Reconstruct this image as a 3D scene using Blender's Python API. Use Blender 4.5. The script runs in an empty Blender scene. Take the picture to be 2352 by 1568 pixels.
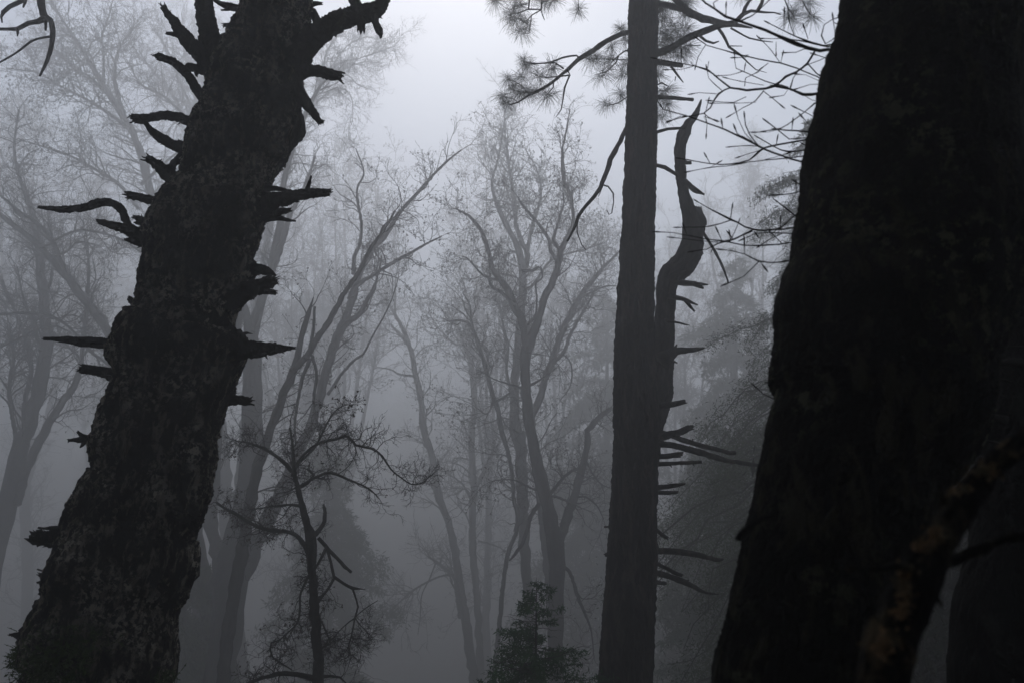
import bpy, math, random
import numpy as np
from mathutils import Vector, noise as mn

S = bpy.context.scene
C = S.collection
PITCH = math.radians(18.0)

# ------------------------------------------------------------------ camera, sky, sun, exposure
cam = bpy.data.cameras.new('camera')
cam.lens = 28.0
cam.sensor_width = 36.0
cam.clip_start = 0.05
cam.clip_end = 2000
cam.dof.use_dof = True
cam.dof.focus_distance = 9.0
cam.dof.aperture_fstop = 6.3
co = bpy.data.objects.new('camera', cam)
C.objects.link(co)
co.rotation_euler = (math.pi / 2 + PITCH, 0, 0)
S.camera = co

SUN_EL, SUN_AZ = math.radians(50), math.radians(-4)
W = bpy.data.worlds.new('World')
S.world = W
W.use_nodes = True
sky = W.node_tree.nodes.new('ShaderNodeTexSky')
sky.sky_type = 'NISHITA'
sky.sun_disc = False
sky.sun_elevation = SUN_EL
sky.sun_rotation = SUN_AZ
sky.dust_density = 0.6
hs = W.node_tree.nodes.new('ShaderNodeHueSaturation')   # overcast: the cloud takes most of the blue out
hs.inputs['Saturation'].default_value = 0.5
W.node_tree.links.new(sky.outputs[0], hs.inputs['Color'])
W.node_tree.links.new(hs.outputs[0], W.node_tree.nodes['Background'].inputs[0])
W.node_tree.nodes['Background'].inputs[1].default_value = 0.15
sl = bpy.data.lights.new('sun', 'SUN')
sl.energy = 0.66
sl.angle = math.radians(50)
sl.color = (1.0, 0.985, 0.97)
so = bpy.data.objects.new('sun', sl)
C.objects.link(so)
sd = Vector((math.sin(SUN_AZ) * math.cos(SUN_EL), math.cos(SUN_AZ) * math.cos(SUN_EL), math.sin(SUN_EL)))
so.rotation_euler = sd.to_track_quat('Z', 'Y').to_euler()
S.view_settings.view_transform = 'Standard'
S.view_settings.look = 'None'
S.view_settings.gamma = 1.0
S.view_settings.exposure = 0.97
S.cycles.volume_bounces = 1
S.cycles.max_bounces = 4
S.cycles.diffuse_bounces = 1

HAZE_DENSITY, HAZE_G, HAZE_COL, HAZE_TOP = 0.0285, 0.57, (0.74, 0.74, 0.74), 36.0

# ------------------------------------------------------------------ picture coordinates -> places in the forest
F = 2352 * 28.0 / 36.0
CP, SP = math.cos(PITCH), math.sin(PITCH)


def P(px, py, D):
    """point on the vertical plane y = D seen at (px, py); returns x, y, z, metres per pixel"""
    u, v = (px - 1176) / F, (784 - py) / F
    t = D / (CP - v * SP)
    return (u * t, D, (v * CP + SP) * t, t / F)


REG = {'A': (0, 0), 'B': (0, 500), 'C': (0, 1067), 'D': (800, 0), 'E': (800, 500), 'F': (800, 1067),
       'G': (1600, 0), 'H': (1600, 500), 'I': (1600, 1067)}


def tr(reg, pts):
    """tracing coordinates -> list of (px, py, width px)"""
    ox, oy = REG[reg]
    return [(ox * .9408 + p[0] * .36, oy * .9408 + p[1] * .36, (p[2] if len(p) > 2 else 0) * .36) for p in pts]


def ground_z(x, y):
    yy = max(y, 0.0)
    z = -1.6 - 17.0 * (1 - math.exp(-yy / 75.0))
    return z + 0.5 * math.sin(x * .07 + 1.3) * math.sin(y * .055) * min(1, (abs(x) + yy) / 20) + 0.12 * mn.noise((x * .4, y * .4, 0))


def path3(pts, D, wob=0.0, seed=0):
    """traced points -> (n,4) array of x, y, z, radius, with a smooth wandering in depth"""
    out = []
    rs = random.Random(seed)
    a, b, c = rs.uniform(0, 6), rs.uniform(0, 6), rs.uniform(.8, 1.6)
    acc = 0
    for i, p in enumerate(pts):
        if i:
            acc += math.hypot(p[0] - pts[i - 1][0], p[1] - pts[i - 1][1])
        dd = D if len(p) < 4 else D + p[3]
        if wob:
            dd += wob * min(1, acc / 160.0) * (math.sin(acc * .006 * c + a) - math.sin(a) * .3)
        x, y, z, s = P(p[0], p[1], dd)
        out.append((x, y, z, max(p[2], .8) * .5 * s))
    return np.array(out)


def smooth(pts, step):
    """Catmull-Rom through (n,4) points, resampled about every `step` metres"""
    pts = np.asarray(pts, float)
    if len(pts) < 2:
        return pts
    ext = np.vstack([2 * pts[0] - pts[1], pts, 2 * pts[-1] - pts[-2]])
    out = []
    for i in range(1, len(ext) - 2):
        p0, p1, p2, p3 = ext[i - 1:i + 3]
        n = max(1, int(np.linalg.norm((p2 - p1)[:3]) / step))
        t = (np.arange(n) / n)[:, None]
        out.append(.5 * ((2 * p1) + (-p0 + p2) * t + (2 * p0 - 5 * p1 + 4 * p2 - p3) * t ** 2 + (-p0 + 3 * p1 - 3 * p2 + p3) * t ** 3))
    out.append(pts[-1:])
    o = np.vstack(out)
    o[:, 3] = np.maximum(o[:, 3], pts[:, 3].min() * .7)
    return o


# ------------------------------------------------------------------ mesh building
class MB:
    def __init__(s):
        s.v, s.f3, s.f4, s.n = [], [], [], 0

    def add(s, v, f3=None, f4=None):
        if f3 is not None and len(f3):
            s.f3.append(np.asarray(f3, np.int64) + s.n)
        if f4 is not None and len(f4):
            s.f4.append(np.asarray(f4, np.int64) + s.n)
        s.v.append(np.asarray(v, float))
        s.n += len(v)

    def tubes(s, pts, rad, sides):
        """pts (N,n,3), rad (N,n): many thin tubes at once, tapering to a closed tip"""
        N, n, _ = pts.shape
        if N == 0:
            return
        T = np.gradient(pts, axis=1)
        T /= np.linalg.norm(T, axis=2, keepdims=True) + 1e-9
        mean = pts[:, -1] - pts[:, 0]
        mean /= np.linalg.norm(mean, axis=1, keepdims=True) + 1e-9
        ref = np.where(np.abs(mean[:, :1]) < .6, np.array([[1., 0, 0]]), np.array([[0, 1., 0]]))
        A = np.cross(T, ref[:, None, :])
        A /= np.linalg.norm(A, axis=2, keepdims=True) + 1e-9
        B = np.cross(T, A)
        ang = np.arange(sides) / sides * 2 * np.pi
        ring = pts[:, :, None, :] + rad[:, :, None, None] * (A[:, :, None, :] * np.cos(ang)[None, None, :, None] + B[:, :, None, :] * np.sin(ang)[None, None, :, None])
        v = ring.reshape(-1, 3)
        base = (np.arange(N) * n * sides)[:, None, None]
        i = (np.arange(n - 1) * sides)[None, :, None]
        j = np.arange(sides)[None, None, :]
        j2 = (j + 1) % sides
        f4 = np.stack([base + i + j, base + i + j2, base + i + sides + j2, base + i + sides + j], -1).reshape(-1, 4)
        f3 = None
        if sides >= 3:
            e = base[:, :, 0] + (n - 1) * sides
            k = np.arange(1, sides - 1)[None, :]
            f3 = np.stack([e + 0 * k, e + k, e + k + 1], -1).reshape(-1, 3)
        s.add(v, f3, f4)

    def rough(s, path, sides, amp, freq, seed=0, jag=0.0, cap0=False, lump=0.0, stretch=1.0, dense=None):
        """one thick limb: path (n,4); surface broken up by noise, end splintered"""
        pts, rad = path[:, :3], path[:, 3]
        n = len(pts)
        T = np.gradient(pts, axis=0)
        T /= np.linalg.norm(T, axis=1, keepdims=True) + 1e-9
        nrm = np.cross(T[0], (0.31, 0.9, 0.2))
        A = np.zeros_like(T)
        for i in range(n):
            nrm = nrm - T[i] * nrm.dot(T[i])
            nrm /= np.linalg.norm(nrm) + 1e-9
            A[i] = nrm
        B = np.cross(T, A)
        ang = np.arange(sides) / sides * 2 * np.pi
        D3 = A[:, None, :] * np.cos(ang)[None, :, None] + B[:, None, :] * np.sin(ang)[None, :, None]
        R = np.repeat(rad[:, None], sides, 1)
        off = Vector((seed * 7.3, seed * 3.1, seed * 1.7))
        arc = np.concatenate([[0], np.cumsum(np.linalg.norm(np.diff(pts, axis=0), axis=1))])
        fr = amp
        disp = np.zeros((n, sides))
        for i in range(n):
            c = pts[i]
            r0 = rad[i]
            for j in range(sides):
                d = D3[i, j]
                # bark runs along the limb: stretch the noise along the arc
                q = Vector((d[0] * r0 * freq, d[1] * r0 * freq, d[2] * r0 * freq + arc[i] * freq * stretch)) + off
                k = mn.noise(q) * .6 + mn.noise(q * 2.3) * .35 + mn.noise(q * 5.1) * .22
                k = -abs(k) * 1.3 + .25 + .28 * mn.noise(q * 9.7)
                if lump:
                    q2 = Vector((c[0] + d[0] * r0, c[1] + d[1] * r0, c[2] + d[2] * r0)) * (freq * .16) + off
                    k += lump * (mn.noise(q2) + .8 * mn.noise(q2 * 2.9))
                disp[i, j] = k
        R = R + disp * fr * np.minimum(1.0, rad / (rad.max() * .35 + 1e-6))[:, None]
        ring = pts[:, None, :] + R[:, :, None] * D3
        if jag:
            rs = np.random.default_rng(seed + 11)
            sp = rs.uniform(-.6, 1.0, sides) ** 3 * 1.2
            for k, wgt in ((1, 1.0), (2, .45), (3, .15)):
                if n > k:
                    ring[-k] += (sp * wgt * jag * rad[-1])[:, None] * T[-1][None, :]
        v = ring.reshape(-1, 3)
        i = (np.arange(n - 1) * sides)[:, None]
        j = np.arange(sides)[None, :]
        j2 = (j + 1) % sides
        f4 = np.stack([i + j, i + j2, i + sides + j2, i + sides + j], -1).reshape(-1, 4)
        nv = n * sides
        end = pts[-1] - T[-1] * rad[-1] * (.6 * jag) + T[-1] * rad[-1] * (.35 if not jag else 0)
        v = np.vstack([v, end[None, :], (pts[0])[None, :]])
        jj = np.arange(sides)
        jj2 = (jj + 1) % sides
        f3 = np.stack([(n - 1) * sides + jj, (n - 1) * sides + jj2, np.full(sides, nv)], -1)
        f3 = np.vstack([f3, np.stack([jj2, jj, np.full(sides, nv + 1)], -1)])
        s.add(v, f3, f4)

    def mesh(s, name, mat, origin=(0, 0, 0), smooth_=True):
        me = bpy.data.meshes.new(name)
        v = np.vstack(s.v) - np.array(origin)[None, :]
        f3 = np.vstack(s.f3) if s.f3 else np.zeros((0, 3), np.int64)
        f4 = np.vstack(s.f4) if s.f4 else np.zeros((0, 4), np.int64)
        me.vertices.add(len(v))
        me.vertices.foreach_set('co', v.astype(np.float32).ravel())
        nl = len(f3) * 3 + len(f4) * 4
        me.loops.add(nl)
        me.loops.foreach_set('vertex_index', np.concatenate([f3.ravel(), f4.ravel()]).astype(np.int32))
        me.polygons.add(len(f3) + len(f4))
        ls = np.concatenate([np.arange(len(f3)) * 3, len(f3) * 3 + np.arange(len(f4)) * 4]).astype(np.int32)
        me.polygons.foreach_set('loop_start', ls)
        me.polygons.foreach_set('use_smooth', np.full(len(ls), smooth_))
        me.update(calc_edges=True)
        me.materials.append(mat)
        return me


class Thing:
    def __init__(s, name, label, cat, base, group=None):
        o = bpy.data.objects.new(name, None)
        o.empty_display_size = .3
        C.objects.link(o)
        o.location = base
        o['label'] = label
        o['category'] = cat
        if group:
            o['group'] = group
        s.o, s.base = o, tuple(base)

    def part(s, name, mb, mat, parent=None, label=None, kind=None, smooth_=True):
        if mb.n == 0:
            return None
        me = mb.mesh(name, mat, s.base, smooth_)
        ob = bpy.data.objects.new(name, me)
        C.objects.link(ob)
        ob.parent = parent or s.o
        if label:
            ob['label'] = label
        if kind:
            ob['kind'] = kind
        return ob


# ------------------------------------------------------------------ materials
def new_mat(name):
    m = bpy.data.materials.new(name)
    m.use_nodes = True
    nt = m.node_tree
    b = nt.nodes['Principled BSDF']
    b.inputs['Roughness'].default_value = .95
    b.inputs['Specular IOR Level'].default_value = .15
    return m, nt, b


def bark_mat(name, dark, light, scale=9, patch=.55, bump=.6, extra=None, zs=.35, extra_at=.68):
    m, nt, b = new_mat(name)
    L = nt.links.new
    tc = nt.nodes.new('ShaderNodeTexCoord')
    mp = nt.nodes.new('ShaderNodeMapping')
    mp.inputs['Scale'].default_value = (1, 1, zs)
    L(tc.outputs['Object'], mp.inputs[0])
    n1 = nt.nodes.new('ShaderNodeTexNoise')
    n1.inputs['Scale'].default_value = scale
    n1.inputs['Detail'].default_value = 8
    n1.inputs['Roughness'].default_value = .68
    n1.inputs['Distortion'].default_value = .6
    L(mp.outputs[0], n1.inputs['Vector'])
    r = nt.nodes.new('ShaderNodeValToRGB')
    r.color_ramp.elements[0].position = patch - .05
    r.color_ramp.elements[0].color = (*dark, 1)
    r.color_ramp.elements[1].position = patch + .05
    r.color_ramp.elements[1].color = (*light, 1)
    L(n1.outputs['Fac'], r.inputs[0])
    col = r.outputs[0]
    if extra:
        n3 = nt.nodes.new('ShaderNodeTexNoise')
        n3.inputs['Scale'].default_value = scale * 1.5
        n3.inputs['Detail'].default_value = 7
        n3.inputs['Roughness'].default_value = .7
        L(tc.outputs['Object'], n3.inputs['Vector'])
        n4 = nt.nodes.new('ShaderNodeTexNoise')   # lichen gathers in some places and leaves others bare
        n4.inputs['Scale'].default_value = scale * .22
        L(tc.outputs['Object'], n4.inputs['Vector'])
        r4 = nt.nodes.new('ShaderNodeValToRGB')
        r4.color_ramp.elements[0].position = .44
        r4.color_ramp.elements[1].position = .60
        L(n4.outputs['Fac'], r4.inputs[0])
        mm = nt.nodes.new('ShaderNodeMath')
        mm.operation = 'MULTIPLY'
        L(r4.outputs[0], mm.inputs[1])
        r3 = nt.nodes.new('ShaderNodeValToRGB')
        r3.color_ramp.elements[0].position = extra_at - .04
        r3.color_ramp.elements[1].position = extra_at + .03
        L(n3.outputs['Fac'], r3.inputs[0])
        mx = nt.nodes.new('ShaderNodeMixRGB')
        mx.inputs[2].default_value = (*extra, 1)
        L(r3.outputs[0], mm.inputs[0])
        L(mm.outputs[0], mx.inputs[0])
        L(col, mx.inputs[1])
        col = mx.outputs[0]
    L(col, b.inputs['Base Color'])
    n2 = nt.nodes.new('ShaderNodeTexVoronoi')
    n2.feature = 'DISTANCE_TO_EDGE'
    n2.inputs['Scale'].default_value = scale * 2.2
    nw = nt.nodes.new('ShaderNodeMixRGB')
    nw.inputs[0].default_value = .12
    L(mp.outputs[0], nw.inputs[1])
    L(n1.outputs['Color'], nw.inputs[2])
    L(nw.outputs[0], n2.inputs['Vector'])
    ad = nt.nodes.new('ShaderNodeMath')
    ad.operation = 'ADD'
    L(n2.outputs[0], ad.inputs[0])
    L(n1.outputs['Fac'], ad.inputs[1])
    bp = nt.nodes.new('ShaderNodeBump')
    bp.inputs['Strength'].default_value = bump
    bp.inputs['Distance'].default_value = .03
    L(ad.outputs[0], bp.inputs['Height'])
    L(bp.outputs[0], b.inputs['Normal'])
    return m


def leaf_mat(name, c1, c2, scale=3):
    m, nt, b = new_mat(name)
    L = nt.links.new
    tc = nt.nodes.new('ShaderNodeTexCoord')
    n1 = nt.nodes.new('ShaderNodeTexNoise')
    n1.inputs['Scale'].default_value = scale
    L(tc.outputs['Object'], n1.inputs['Vector'])
    r = nt.nodes.new('ShaderNodeValToRGB')
    r.color_ramp.elements[0].position = .35
    r.color_ramp.elements[0].color = (*c1, 1)
    r.color_ramp.elements[1].position = .65
    r.color_ramp.elements[1].color = (*c2, 1)
    L(n1.outputs['Fac'], r.inputs[0])
    L(r.outputs[0], b.inputs['Base Color'])
    return m


M = {}
M['dead'] = bark_mat('dead_bark', (.010, .009, .008), (.27, .23, .18), 22, .57, 1.0, extra=(.55, .49, .40), extra_at=.54, zs=.4)
M['stub'] = bark_mat('dead_limb_wood', (.012, .011, .010), (.05, .045, .04), 18, .6, .8)
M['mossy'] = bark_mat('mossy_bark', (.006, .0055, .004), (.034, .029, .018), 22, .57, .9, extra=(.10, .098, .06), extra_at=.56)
M['edge'] = bark_mat('dark_bark', (.006, .0055, .005), (.02, .02, .018), 14, .6, .8)
M['lichen'] = bark_mat('lichened_bark', (.006, .005, .004), (.045, .037, .02), 16, .58, .9, extra=(.13, .09, .05), extra_at=.585)
M['pine'] = bark_mat('pine_bark', (.012, .010, .009), (.05, .038, .03), 9, .56, 1.0, zs=.22)
M['bark'] = bark_mat('oak_bark', (.018, .017, .015), (.045, .042, .038), 6, .55, .6)
M['twig'] = bark_mat('twig_bark', (.018, .016, .015), (.03, .027, .025), 6, .5, .2)
M['needle'] = leaf_mat('pine_needles', (.035, .05, .025), (.06, .075, .035))
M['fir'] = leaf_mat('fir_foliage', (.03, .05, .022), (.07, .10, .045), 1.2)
M['shadedfir'] = leaf_mat('shaded_fir_foliage', (.008, .014, .007), (.02, .03, .014), 3)  # fir colours darkened: the slit's shade is put into the foliage
M['crust'] = leaf_mat('lichen_crust', (.07, .058, .035), (.17, .10, .05), 60)
M['cedar'] = leaf_mat('cedar_foliage', (.016, .055, .02), (.045, .115, .04), 4)
M['leaf'] = leaf_mat('dry_leaves', (.04, .03, .022), (.07, .05, .035))
M['moss'] = leaf_mat('moss', (.03, .055, .015), (.07, .10, .03), 20)

# ------------------------------------------------------------------ ground (one sheet, falling away from the camera)
gx = np.concatenate([np.linspace(-400, -60, 18)[:-1], np.linspace(-60, 60, 61), np.linspace(60, 400, 18)[1:]])
gy = np.concatenate([np.linspace(-120, -10, 10)[:-1], np.linspace(-10, 110, 61), np.linspace(110, 450, 18)[1:]])
mb = MB()
mb.add([(x, y, ground_z(x, y)) for y in gy for x in gx],
       f4=[(j * len(gx) + i, j * len(gx) + i + 1, (j + 1) * len(gx) + i + 1, (j + 1) * len(gx) + i)
           for j in range(len(gy) - 1) for i in range(len(gx) - 1)])
gm = bark_mat('leaf_litter', (.025, .02, .015), (.07, .055, .035), 1.3, .5, .5, zs=1)
go = bpy.data.objects.new('ground', mb.mesh('ground', gm))
C.objects.link(go)
go['kind'] = 'structure'


# ------------------------------------------------------------------ growing crowns
def resample(path, n=14):
    p = path
    a = np.concatenate([[0], np.cumsum(np.linalg.norm(np.diff(p[:, :3], axis=0), axis=1))])
    t = np.linspace(0, a[-1], n)
    return np.stack([np.interp(t, a, p[:, k]) for k in range(4)], 1)


def sprout(rng, PA, N, L, ang, trop=(0, 0, .1), wander=.25, n=7, rmax=.6, rtip=.004, t0=.15, tip=True, flat=1.0, rfac=.02):
    """PA (M,n,4) parents -> (N',n,4) children springing from them"""
    Mn, m, _ = PA.shape
    seg = np.linalg.norm(np.diff(PA[:, :, :3], axis=1), axis=2).sum(1)
    pi = rng.choice(Mn, N, p=seg / seg.sum())
    t = t0 + (1 - t0) * rng.random(N) ** .8
    if tip:
        pi = np.concatenate([pi, np.arange(Mn)])
        t = np.concatenate([t, np.full(Mn, 1.0)])
    K = len(pi)
    f = t * (m - 1)
    i0 = np.minimum(f.astype(int), m - 2)
    w = (f - i0)[:, None]
    Q = PA[pi, i0] * (1 - w) + PA[pi, i0 + 1] * w
    T = PA[pi, i0 + 1, :3] - PA[pi, i0, :3]
    T /= np.linalg.norm(T, axis=1, keepdims=True) + 1e-9
    rnd = rng.normal(size=(K, 3))
    rnd[:, 1] *= flat
    perp = rnd - T * (rnd * T).sum(1, keepdims=True)
    perp /= np.linalg.norm(perp, axis=1, keepdims=True) + 1e-9
    a = rng.uniform(*ang, K)
    if tip:
        a[-Mn:] = rng.uniform(0, .35, Mn)
    d = T * np.cos(a)[:, None] + perp * np.sin(a)[:, None]
    ln = rng.uniform(*L, K) * (1.15 - .5 * t)
    if tip:
        ln[-Mn:] = rng.uniform(*L, Mn)
    st = (ln / (n - 1))[:, None]
    tp = np.array(trop)[None, :]
    r0 = np.clip(np.minimum(Q[:, 3] * rmax, ln * rfac), rtip, None)
    out = np.zeros((K, n, 4))
    p = Q[:, :3].copy()
    turn = rng.normal(size=(K, 3)) * wander
    for k in range(n):
        out[:, k, :3] = p
        out[:, k, 3] = r0 * (1 - k / (n - 1)) + rtip * .75 * (k / (n - 1))
        turn = turn * .45 + rng.normal(size=(K, 3)) * wander
        d = d + turn + tp
        d /= np.linalg.norm(d, axis=1, keepdims=True) + 1e-9
        p = p + d * st
    return out


def addtubes(mb, G, sides):
    mb.tubes(G[:, :, :3], G[:, :, 3], sides)


def leaves_at(mb, rng, tips, size, spread=0.0):
    K = len(tips)
    if not K:
        return
    c = tips + rng.normal(size=(K, 3)) * spread
    u = rng.normal(size=(K, 3))
    u /= np.linalg.norm(u, axis=1, keepdims=True)
    v = np.cross(u, rng.normal(size=(K, 3)))
    v /= np.linalg.norm(v, axis=1, keepdims=True) + 1e-9
    s = (size * rng.uniform(.5, 1.3, K))[:, None]
    w = np.cross(u, v)
    vv = np.stack([c - u * s, c + v * s * .6 + w * s * .3, c + u * s, c - v * s * .6 + w * s * .25], 1).reshape(-1, 3)
    b = (np.arange(K) * 4)[:, None]
    mb.add(vv, f4=b + np.array([[0, 1, 2, 3]]))


def ext_ground(path, flare=1.25):
    """carry the first point of a trunk path (its foot) down into the soil"""
    p0, p1 = path[0], path[1]
    d = (p0 - p1)[:3]
    d = d / (abs(d[2]) + 1e-6) if d[2] < 0 else np.array([0, 0, -1.0])
    d = np.clip(d, -.35, .35) * np.array([1, 1, 0]) + np.array([0, 0, -1.0])
    drop = p0[2] - ground_z(p0[0], p0[1])
    if drop <= 0:
        return path
    pts = []
    for f, w in ((1.0, flare), (.9, 1 + (flare - 1) * .5), (.5, 1.04)):
        q = p0[:3] + d * np.array([1, 1, 1]) * drop * f
        if f == 1.0:
            q[2] = ground_z(q[0], q[1]) - .15
        pts.append([*q, p0[3] * w])
    return np.vstack([np.array(pts), path])


def limb_mesh(mb, path, sides, rough=.12, seed=0, step=None, fr=6.0):
    """medium limb: jittered tube"""
    step = step or max(path[:, 3].mean() * 1.5, .05)
    q = smooth(path, step)
    rs = np.random.default_rng(seed)
    k = len(q)
    j = rs.normal(size=(k, 3)) * q[:, 3:4] * rough
    j[0] = 0
    q[:, :3] += j
    q[:, 3] *= 1 + rs.normal(size=k) * rough * .6
    mb.tubes(q[None, :, :3], q[None, :, 3], sides)
    return q


def bare_tree(name, label, D, stems, twigs=1.0, seed=1, wob=1.5, group=None, trop=(0, 0, .08), leaf=.3, L1=(60, 150), L2=(28, 70), L3=(12, 30),
              tipw=.95, cat='tree', limbs=(), sides=8, matb='bark', wander=.22, flat=1.0, d1=26., leafsize=2.6, nog=False, ang=(.4, 1.1), bare_stems=()):
    """stems: traced trunks, foot first; limbs: traced boughs. Every one is a part; the twigs are the crown."""
    rng = np.random.default_rng(seed)
    D = D * (1.15 if D > 16 else 1)
    s = D / F
    S3 = [path3(p, D, wob if i else wob * .4, seed * 31 + i) for i, p in enumerate(stems)]
    if not nog:
        S3[0] = ext_ground(S3[0])
    foot = S3[0][0]
    T = Thing(name, label, cat, (foot[0], foot[1], foot[2] + (.15 if not nog else 0)), group)
    par = []
    for i, p in enumerate(S3):
        mb = MB()
        q = limb_mesh(mb, p, sides if i else sides + 4, .10, seed + i)
        T.part('trunk' if i == 0 else 'limb', mb, M[matb])
        if i not in bare_stems:
            par.append(resample(q[len(q) // 4 if i == 0 else 0:]))
    for i, p in enumerate(limbs):
        mb = MB()
        q = limb_mesh(mb, path3(p, D, wob, seed * 57 + i), 6, .12, seed + 40 + i)
        T.part('limb', mb, M[matb])
        par.append(resample(q))
    PA = np.stack(par)
    tot = np.linalg.norm(np.diff(PA[:, :, :3], axis=1), axis=2).sum()
    n1 = int(tot / s / d1 * twigs)
    rt = tipw * .5 * s
    G1 = sprout(rng, PA, n1, (L1[0] * s, L1[1] * s), ang, trop, wander, 9, .5, rt, .25, flat=flat)
    G2 = sprout(rng, G1, int(len(G1) * 4.6), (L2[0] * s, L2[1] * s), (.4, 1.0), trop, wander * 1.1, 7, .6, rt * .8, .15, flat=flat)
    G3 = sprout(rng, G2, int(len(G2) * 2.8), (L3[0] * s, L3[1] * s), (.4, 1.0), trop, wander, 5, .6, rt * .62, .2, tip=False)
    mb = MB()
    addtubes(mb, G1, 5)
    addtubes(mb, G2, 4)
    addtubes(mb, G3, 3)
    T.part('crown', mb, M['twig'])
    if leaf:
        tips = np.vstack([G3[:, -1, :3], G2[:, -1, :3]])
        # leaves hang on in patches, not evenly
        sel = np.array([mn.noise(Vector(t) * (.0045 / s * .6) + Vector((seed, 0, 0))) for t in tips])
        keep = tips[(sel + rng.normal(size=len(tips)) * .25) > (.45 - leaf)]
        keep = np.repeat(keep, 2, 0)
        lb = MB()
        leaves_at(lb, rng, keep, leafsize * s, 1.6 * s)
        T.part('leaves', lb, M['leaf'], smooth_=False)
    return T

# ------------------------------------------------------------------ distances (metres along the view)
D_LIMB, D_RIGHT, D_TWIG, D_EDGE, D_HERO = .62, 1.3, 1.95, 1.75, 3.8
D_HANG, D_GNARL, D_CEDAR, D_PINE, D_SNAG = 5.8, 7.2, 7.4, 7.6, 7.9


def edges(rows):
    """rows of (region, y, left, right), top to bottom -> centre line, foot first"""
    out = []
    for reg, y, l, r in rows:
        p = tr(reg, [((l + r) / 2, y, r - l)])[0]
        out.append(p)
    out.sort(key=lambda p: -p[1])
    res = []
    for i, p in enumerate(out):     # a slanting stem is narrower across its axis than along the row
        a, b = out[max(0, i - 3)], out[min(len(out) - 1, i + 3)]
        k = abs(b[1] - a[1]) / math.hypot(b[0] - a[0], b[1] - a[1])
        res.append((p[0], p[1], p[2] * k))
    return res


def big_trunk(mb, rows, D, sides, step, amp, freq, seed, lump, up, taper, stretch=.35):
    q = path3(edges(rows), D)
    core = smooth(q, step)
    # the foot: down into the ground, the head: on up out of sight
    d0 = core[0] - core[min(12, len(core) - 1)]
    d0 = d0[:3] / np.linalg.norm(d0[:3])
    drop = core[0, 2] - ground_z(core[0, 0], core[0, 1]) + .2
    k = max(2, int(drop / (step * 5)))
    f = np.linspace(1, 0, k + 1)[:-1][:, None]
    lo = core[0, :3] + f * np.array([d0[0] / max(-d0[2], .5) * .4, 0, -1.0]) * drop
    lo = np.hstack([lo, core[0, 3] * (1 + .35 * f ** 2)])
    d1 = core[-1] - core[-min(20, len(core))]
    d1 = d1[:3] / np.linalg.norm(d1[:3])
    k = int(up / (step * 8))
    f = np.linspace(0, 1, k + 1)[1:][:, None]
    dr = np.array([d1[0] * .6, 0, 1.0])
    hi = core[-1, :3] + f * dr * up
    hi = np.hstack([hi, core[-1, 3] * (1 - taper * f)])
    full = np.vstack([lo, core, hi])
    mb.rough(full, sides, amp, freq, seed, lump=lump, stretch=stretch)
    return full


# ------------------------------------------------------------------ dead leaning tree, left
rows = [('A', 0, 1560, 1985), ('A', 150, 1510, 1970), ('A', 300, 1450, 1950), ('A', 400, 1395, 1925), ('A', 480, 1350, 1920), ('A', 560, 1335, 1925),
        ('A', 700, 1305, 1905), ('A', 800, 1275, 1880), ('A', 900, 1195, 1840), ('A', 1000, 1168, 1790), ('A', 1100, 1160, 1750),
        ('A', 1200, 1135, 1725), ('A', 1300, 1060, 1710), ('A', 1400, 985, 1690), ('A', 1470, 955, 1650), ('B', 210, 935, 1630), ('B', 300, 945, 1602),
        ('B', 400, 938, 1610), ('B', 500, 908, 1585), ('B', 600, 895, 1530), ('B', 700, 880, 1492), ('B', 780, 850, 1475), ('B', 840, 770, 1500),
        ('B', 900, 718, 1545), ('B', 960, 710, 1545), ('B', 1040, 738, 1505), ('B', 1150, 735, 1465), ('B', 1250, 702, 1430), ('B', 1350, 675, 1392),
        ('B', 1450, 640, 1370), ('C', 60, 618, 1365), ('C', 130, 622, 1365), ('C', 200, 628, 1345), ('C', 300, 590, 1335), ('C', 400, 518, 1310),
        ('C', 500, 485, 1270), ('C', 600, 430, 1248), ('C', 700, 390, 1240), ('C', 800, 385, 1235), ('C', 900, 310, 1190), ('C', 1000, 315, 1150),
        ('C', 1100, 318, 1125), ('C', 1200, 245, 1102), ('C', 1280, 185, 1105), ('C', 1350, 185, 1120), ('C', 1420, 195, 1112), ('C', 1500, 198, 1050), ('C', 1568, 190, 1020)]
q0 = path3(edges(rows), D_HERO)
hero = Thing('dead_tree', 'dead leaning trunk bristling with short broken limbs, grey lichen on dark bark', 'tree',
             (q0[0][0] - .1, D_HERO, ground_z(q0[0][0], D_HERO)))
mb = MB()
big_trunk(mb, rows, D_HERO, 180, .009, .042, 24, 3, .4, 5.0, .5, .4)
hero_trunk = hero.part('trunk', mb, M['dead'])


def splinters(mb, pth, seed):
    rg = np.random.default_rng(seed + 900)
    q = resample(pth, 24)
    dirs = np.gradient(q[:, :3], axis=0)
    dirs /= np.linalg.norm(dirs, axis=1, keepdims=True) + 1e-9
    n = 16
    G = np.zeros((n, 4, 4))
    for k in range(n):
        i = 23 if k < 5 else rg.integers(8, 24)
        side = np.cross(dirs[i], rg.normal(size=3))
        side /= np.linalg.norm(side) + 1e-9
        r0 = q[i, 3]
        d = dirs[i] * rg.uniform(.5, 1.3) + side * rg.uniform(.1, .8)
        d /= np.linalg.norm(d)
        ln = r0 * rg.uniform(.8, 2.2) if k < 5 else r0 * rg.uniform(.4, 1.3)
        st = q[i, :3] + side * r0 * (.4 if k < 5 else .75) - dirs[i] * r0 * .3
        for j in range(4):
            t = j / 3
            G[k, j, :3] = st + d * ln * t + rg.normal(size=3) * ln * .06 * (j > 0)
            G[k, j, 3] = r0 * (.34 if k < 5 else .22) * (1 - t) + .0012
    mb.tubes(G[:, :, :3], G[:, :, 3], 5)


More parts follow.
